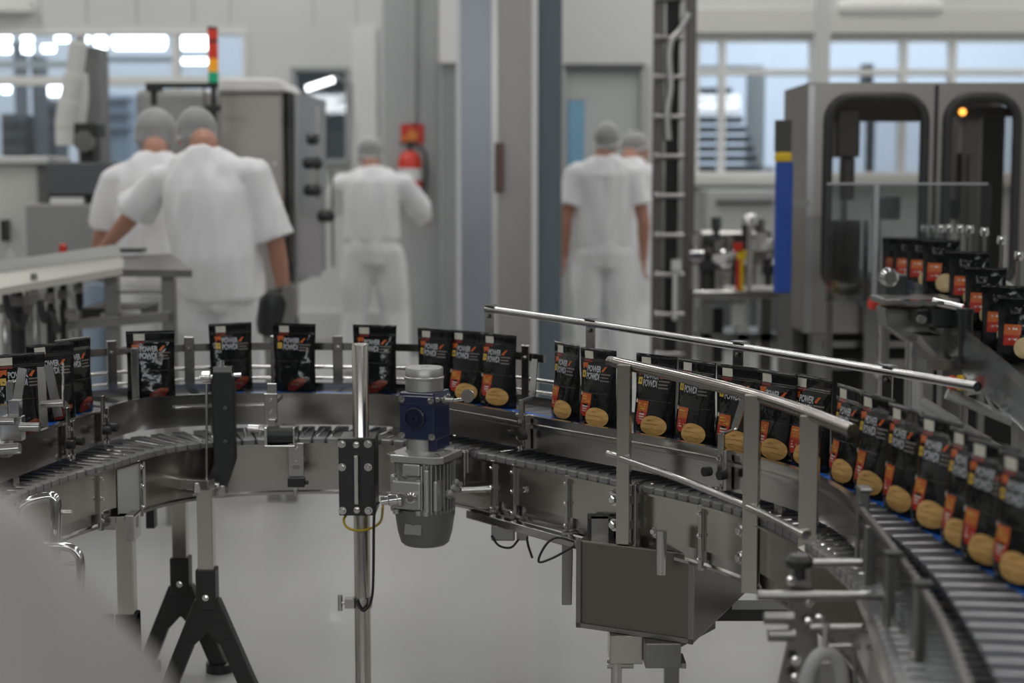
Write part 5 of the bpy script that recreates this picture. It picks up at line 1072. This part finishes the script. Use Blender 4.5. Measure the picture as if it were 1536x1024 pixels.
# ================================================================ workers
SKIN = mat('skin', (.44, .22, .155), .5); SKIN2 = mat('skin_pale', (.50, .30, .23), .5)
CLOTH = mat('white_cotton', (.80, .80, .82), .85, bump=.25, bscale=14); CLOTH2 = mat('white_trousers', (.76, .765, .78), .85, bump=.25, bscale=12)
HAIR = mat('dark_hair', (.03, .027, .025), .6); HAIRG = mat('grey_hair', (.12, .11, .105), .6); NET = None
SHOE = mat('white_shoe', (.55, .55, .55), .5); GLOVE = mat('thin_glove', (.55, .52, .52), .4)
def netmat():
    m = clearmat('hair_net', (.85, .85, .86), .25, .6); nt = m.node_tree
    for n in nt.nodes:
        if n.type == 'BSDF_GLOSSY':
            d = nt.nodes.new('ShaderNodeBsdfDiffuse'); d.inputs['Color'].default_value = (.80, .81, .81, 1)
            for l in list(n.outputs['BSDF'].links): nt.links.new(d.outputs['BSDF'], l.to_socket)
        if n.type == 'MAP_RANGE': n.inputs['To Min'].default_value = .34; n.inputs['To Max'].default_value = 1.0
    return m
NET = netmat()
def fuse(pieces, name, mt, parent, voxel=.011, smooth=4, wrinkle=0., seed=0):
    me = bpy.data.meshes.new(name); vs = []; fs = []
    for m in pieces:
        b = len(vs); vs += m.v; fs += [[b+i for i in f] for f in m.f]
    me.from_pydata([tuple(v) for v in vs], [], fs); bm = bmesh.new(); bm.from_mesh(me); bmesh.ops.recalc_face_normals(bm, faces=bm.faces); bm.to_mesh(me); bm.free()
    o = bpy.data.objects.new(name, me); C.objects.link(o)
    r = o.modifiers.new('r', 'REMESH'); r.mode = 'VOXEL'; r.voxel_size = voxel
    s = o.modifiers.new('s', 'SMOOTH'); s.iterations = smooth; s.factor = .5
    dg = bpy.context.evaluated_depsgraph_get(); dg.update(); nm = bpy.data.meshes.new_from_object(o.evaluated_get(dg)); bpy.data.objects.remove(o)
    nm.materials.clear(); nm.materials.append(mt); nm.name = name
    if wrinkle:
        for v in nm.vertices:
            n = v.normal; c = v.co; k = noise.noise(Vector((c.x*9+seed, c.y*9, c.z*2.6+c.x*2)))+.7*noise.noise(Vector((c.x*19, c.y*19+seed, c.z*5-c.x*6)))
            v.co = c+n*(k*wrinkle)
    nm.shade_smooth(); q = bpy.data.objects.new(name, nm); C.objects.link(q); q.parent = parent; return q
def tp(pts, rad, n=14, flat=None):
    """tapered closed limb with rounded ends; flat = (vector, factor) squashes along a direction"""
    pts = [Vector(p) for p in pts]; q = catmull(pts, 6) if len(pts) > 2 else [pts[0].lerp(pts[1], k/6) for k in range(7)]
    m_ = len(q)-1; seg = len(pts)-1; rr_ = []
    for i in range(len(q)):
        f = i/m_*seg; j = min(int(f), seg-1); rr_.append(rad[j]+(rad[j+1]-rad[j])*(f-j))
    d0 = (q[0]-q[1]).normalized(); d1 = (q[-1]-q[-2]).normalized()
    Q = [q[0]+d0*rr_[0]*.9, q[0]+d0*rr_[0]*.6]+q+[q[-1]+d1*rr_[-1]*.6, q[-1]+d1*rr_[-1]*.9]; RR = [rr_[0]*.35, rr_[0]*.8]+rr_+[rr_[-1]*.8, rr_[-1]*.35]
    m = MB(); m.tube(Q, RR, n)
    return m
def ell(rows, n=24):
    """stack of ellipses (centre x, y, z, rx, ry)"""
    m = MB(); m.rings([[Vector((x+rx*math.cos(2*math.pi*k/n), y+ry*math.sin(2*math.pi*k/n), z)) for k in range(n)] for x, y, z, rx, ry in rows]); return m
def ball(c, r, n=16):
    m = MB(); c = Vector(c); k = 9
    m.rings([[c+Vector((r[0]*math.sin(math.pi*max(.02, min(.98, i/k)))*math.cos(2*math.pi*j/n), r[1]*math.sin(math.pi*max(.02, min(.98, i/k)))*math.sin(2*math.pi*j/n), -r[2]*math.cos(math.pi*i/k))) for j in range(n)] for i in range(k+1)]); return m
def hand(w, d, side, up, curl=.5):
    """palm and five fingers from wrist w along d; side points to the thumb"""
    d = Vector(d).normalized(); s = Vector(side); s = (s-d*s.dot(d)).normalized(); nrm = d.cross(s)*up; w = Vector(w); out = []
    for k in range(4):
        f = -.032+.021*k; out.append(tp([w+d*.005+s*f*.55, w+d*.045+s*f, w+d*.088+s*f], [.014, .0145, .011], 10))
        L_ = (.062, .078, .084, .074)[k]; b = w+d*.088+s*f; c1 = b+d*L_*.45+nrm*L_*.22*curl; c2 = c1+d*L_*.3+nrm*L_*.42*curl; c3 = c2+d*L_*.12+nrm*L_*.3*curl
        out.append(tp([b, c1, c2, c3], [.0098, .0092, .0082, .007], 8))
    out.append(tp([w+d*.02+s*.02, w+d*.05+s*.048+nrm*.012, w+d*.085+s*.056+nrm*.026], [.014, .011, .0085], 8)); return out
def worker(label, loc, rz, P_, voxel=.011, skin=SKIN, hair=HAIR, net=True):
    """P_ holds joints in the worker's own frame: facing +y, x to the right, z up"""
    t = thing('person', label, 'person', loc, rz, 'workers in white')
    hd = Vector(P_['head']); nk = Vector(P_['neck']); ch = Vector(P_['chest']); wa = Vector(P_['waist']); pe = Vector(P_['pelvis']); ws = P_.get('w', 1.)
    hy = P_.get('hyaw', 0); Rh = Matrix.Rotation(hy, 3, 'Z') @ Matrix.Rotation(P_.get('hpitch', 0), 3, 'X')
    def H(x, y, z): return hd+Rh @ Vector((x, y, z))
    body = []
    # head: cranium, jaw, nose, ears, brow, lips, eye sockets
    def bal(c, r):
        m = ball((0, 0, 0), r); m.v = [H(*c)+Rh @ v for v in m.v]; return m
    body += [bal((0, -.008, .025), (.075, .093, .092)), bal((0, .025, -.045), (.058, .065, .068)), bal((0, .088, -.012), (.014, .02, .024)), bal((0, .082, -.055), (.026, .014, .008)), bal((0, .080, .022), (.05, .012, .01)), bal((0, .075, -.09), (.024, .02, .016))]
    for s in (-1, 1): body += [bal((s*.077, -.012, -.012), (.010, .02, .031)), bal((s*.03, .078, .004), (.014, .010, .008))]
    body.append(tp([H(0, -.02, -.06), nk+Vector((0, -.005, .02)), nk+Vector((0, -.01, -.06))], [.056, .058, .075]))
    body.append(tp([nk+Vector((0, -.01, -.10)), ch, wa, pe], [.06*ws, .10*ws, .10*ws, .11*ws]))
    sh, el, wr = {}, {}, {}
    for s, nme in ((-1, 'l'), (1, 'r')):
        S = Vector(P_['sh'+nme]); E = Vector(P_['el'+nme]); Wp = Vector(P_['wr'+nme]); hp = Vector(P_['hip'+nme]); kn = Vector(P_['kn'+nme]); an = Vector(P_['an'+nme])
        body.append(tp([nk+Vector((0, -.01, -.09)), S], [.05, .048])); body.append(tp([S, S.lerp(E, .5), E], [.052, .050, .043])); body.append(tp([E, E.lerp(Wp, .35), Wp], [.043, .042, .028]))
        hdv = Vector(P_.get('hd'+nme, (Wp-E).normalized())); body += hand(Wp, hdv, P_.get('th'+nme, (0, 1, 0)), s if 'up' not in P_ else P_['up'], P_.get('curl', .5))
        body.append(tp([hp, hp.lerp(kn, .5), kn], [.085, .075, .055])); body.append(tp([kn, kn.lerp(an, .35), an], [.054, .055, .038]))
        body.append(tp([an+Vector((0, -.03, -.04)), an+Vector((0, .12, -.05))], [.035, .03]))
    b = fuse(body, 'body', skin, t, .0085, 3)
    # clothes
    sv = []; hemz = P_['hem']; br = P_.get('belly', 1.)
    rows = []
    def lerp_spine(z):
        seq = [pe+Vector((0, 0, -.12)), pe, wa, ch, nk+Vector((0, -.01, -.02))]
        for a, c in zip(seq, seq[1:]):
            if z <= c.z: f = (z-a.z)/(c.z-a.z); return a.lerp(c, f)
        return seq[-1]
    SL = Vector(P_['shl']); SR = Vector(P_['shr']); halfw = (SR-SL).length/2
    zs = [hemz+(nk.z-.005-hemz)*k/14 for k in range(15)]
    for k, z in enumerate(zs):
        c = lerp_spine(z); f = k/14; rx = (.200*br*(1-f)+(.005+halfw*.98)*f)*ws if f < .75 else ((halfw*.98+.005)*(1-(f-.75)/.25)**.55*ws+.075*((f-.75)/.25)); ry = (.145*br+.015*math.sin(f*3.1)) if f < .75 else .155*(1-(f-.75)/.25)+.085*((f-.75)/.25)
        rows.append((c.x, c.y, z, rx, ry))
    sv.append(ell(rows))
    for s, nme in ((-1, 'l'), (1, 'r')):
        S = Vector(P_['sh'+nme]); E = Vector(P_['el'+nme]); f = P_.get('sl'+nme, .78); e = S.lerp(E, f)
        sv.append(tp([nk+Vector((0, -.01, -.065)), nk.lerp(S, .55)+Vector((0, -.005, -.055)), S+Vector((0, 0, -.012))], [.072, .080, .074])); sv.append(MB().tube([S-(E-S)*.12, S, S.lerp(E, f*.5), e], [.045, .074, .080, .088*P_.get('flare', 1)], 18))
        if f >= .99: sv.append(tp([S.lerp(E, .8), E, E.lerp(Vector(P_['wr'+nme]), P_.get('cuff', .7))], [.075, .066, .058]))
    fuse(sv, 'shirt', CLOTH, t, voxel, 4, .017, seed=hd.x*7+loc[0])
    tr = [ell([(pe.x, pe.y, pe.z-.12, .165*ws, .125), (pe.x, pe.y, pe.z-.03, .182*ws, .142), (pe.x, pe.y, pe.z+.05, .172*ws, .132), (wa.x*.5+pe.x*.5, wa.y*.5+pe.y*.5, pe.z+.12, .160*ws, .122)])]
    for nme in 'lr':
        hp = Vector(P_['hip'+nme]); kn = Vector(P_['kn'+nme]); an = Vector(P_['an'+nme])
        tr.append(tp([hp+Vector((0, 0, .02)), hp.lerp(kn, .5), kn], [.112, .108, .094])); tr.append(MB().tube([kn-(an-kn)*.08, kn, kn.lerp(an, .5), an+Vector((0, 0, -.01))], [.085, .095, .093, .088], 18))
    fuse(tr, 'trousers', CLOTH2, t, voxel, 4, .019, seed=hd.y+3)
    for nme in 'lr':
        an = Vector(P_['an'+nme]); m1 = [tp([an+Vector((0, -.05, -.05)), an+Vector((0, .06, -.055)), an+Vector((0, .15, -.06))], [.045, .045, .036]), ell([(an.x, an.y+.04, an.z-.082, .046, .13), (an.x, an.y+.04, an.z-.06, .046, .13)])]; fuse(m1, 'shoe', SHOE, t, .01, 2)
    # hair and net
    hb = [bal((0, -.014, .032), (.079, .094, .09)), bal((0, -.05, -.02), (.068, .055, .06))]; fuse(hb, 'hair', hair, t, .010, 2)
    if net:
        k = P_.get('netsize', 1.); nb = [bal((0, -.014, .04), (.088*k, .105*k, .098*k)), bal((0, -.05, -.01), (.078*k, .064*k, .062*k))]; fuse(nb, 'hair_net', NET, t, .010, 2, .004, seed=4)
        m = MB(); m.tube([H(.086*math.cos(a*math.pi/10), -.012+.100*math.sin(a*math.pi/10), -.028+.055*(.5+.5*math.sin(a*math.pi/10))) for a in range(20)], .006, 8, closed=True); q = m.build('net_band', mat('net_elastic', (.6, .6, .6), .7)); q.parent = t
    return t
def at_floor(px, D):
    a = atD(px, 500, D); return (a.x, a.y, 0)
stand = dict(neck=(0, -.01, 1.565), chest=(0, 0, 1.30), waist=(0, 0, 1.08), pelvis=(0, 0, .95), shl=(-.19, -.01, 1.45), shr=(.19, -.01, 1.45), hipl=(-.095, 0, .90), hipr=(.095, 0, .90), knl=(-.105, .02, .49), knr=(.105, .02, .49), anl=(-.11, -.01, .09), anr=(.11, -.01, .09), head=(0, .02, 1.645), hem=.86)
# big worker leaning to the left with one arm out
pb_ = dict(stand, head=(-.10, .15, 1.585), neck=(-.045, .04, 1.555), chest=(-.02, .0, 1.30), waist=(.01, -.01, 1.06), pelvis=(.02, 0, .94), shl=(-.215, .04, 1.42), shr=(.18, .0, 1.44), ell=(-.41, .15, 1.23), wrl=(-.56, .30, 1.10), elr=(.275, .02, 1.11), wrr=(.30, .10, .86), thl=(.6, .8, 0), thr=(-.2, 1, 0), hem=.86, belly=1.02, w=1.0, hyaw=.25, hpitch=-.35, sll=.86, slr=.92, flare=1.1, netsize=1.06)
worker('large worker in white shirt and hair net leaning left by the table', at_floor(324, 7.25), 0, pb_)
pc_ = dict(stand, head=(0, .12, 1.60), neck=(0, .03, 1.545), ell=(-.25, .20, 1.17), wrl=(-.28, .44, 1.06), elr=(.25, .2, 1.17), wrr=(.2, .45, 1.05), chest=(0, .0, 1.28), shl=(-.19, .02, 1.42), shr=(.19, .02, 1.42), hyaw=-.35, hpitch=-.3, sll=.85, slr=.85, netsize=1.15, hem=.88)
pc_['ell'] = (-.27, .10, 1.13); pc_['wrl'] = (-.33, .30, 1.0)
worker('worker in white with puffy hair net behind the large worker', at_floor(238, 7.95), .15, pc_)
pd_ = dict(stand, head=(-.02, .10, 1.555), neck=(-.01, .03, 1.50), ell=(-.27, .22, 1.22), wrl=(-.30, .45, 1.2), elr=(.33, .12, 1.19), wrr=(.33, .33, 1.12), sll=1., slr=1., cuff=.75, hpitch=-.25, hem=.99, belly=.93, anl=(-.16, -.05, .09), knl=(-.13, .03, .49), anr=(.16, .06, .09), knr=(.15, .08, .49), netsize=1.02, thr=(-1, .2, 0), shl=(-.20, .02, 1.385), shr=(.20, .02, 1.385))
worker('worker in white reaching out between the cabinet door and the fire extinguisher', at_floor(560, 11.0), 0, pd_, hair=HAIRG)
pa_ = dict(stand, ell=(-.25, -.01, 1.14), wrl=(-.255, .06, .90), elr=(.26, -.02, 1.13), wrr=(.27, .10, .88), head=(.02, .03, 1.64), hyaw=-.3, sll=.68, slr=.68, hem=.97, belly=.9, netsize=1., flare=1.05)
worker('worker in white standing with arms down before the grey door', at_floor(905, 10.6), 0, pa_, hair=HAIRG, net=True)
pe_ = dict(stand, ell=(-.24, .05, 1.14), wrl=(-.25, .14, .90), elr=(.24, .08, 1.13), wrr=(.22, .25, .95), head=(.03, .05, 1.62), hyaw=-1.0, sll=.8, slr=.8, hem=.9)
worker('shorter worker in white mostly hidden behind another, looking right', at_floor(944, 11.8), -.25, pe_, hair=HAIRG)
EXPO = 0.33
# ================================================================ camera and picture
cam = bpy.data.cameras.new('camera'); cam.lens = FPX*36/1536; cam.sensor_width = 36
co = bpy.data.objects.new('camera', cam); C.objects.link(co); co.location = CAM; co.rotation_euler = (math.pi/2-TH, 0, 0); SC.camera = co
cam.dof.use_dof = True; cam.dof.focus_distance = 3.75; cam.dof.aperture_fstop = 2.3; cam.clip_start = .05
SC.view_settings.view_transform = 'Standard'; SC.view_settings.look = 'None'; SC.view_settings.gamma = 1; SC.view_settings.exposure = EXPO
SC.cycles.use_denoising = True; SC.cycles.max_bounces = 8; SC.cycles.transparent_max_bounces = 16
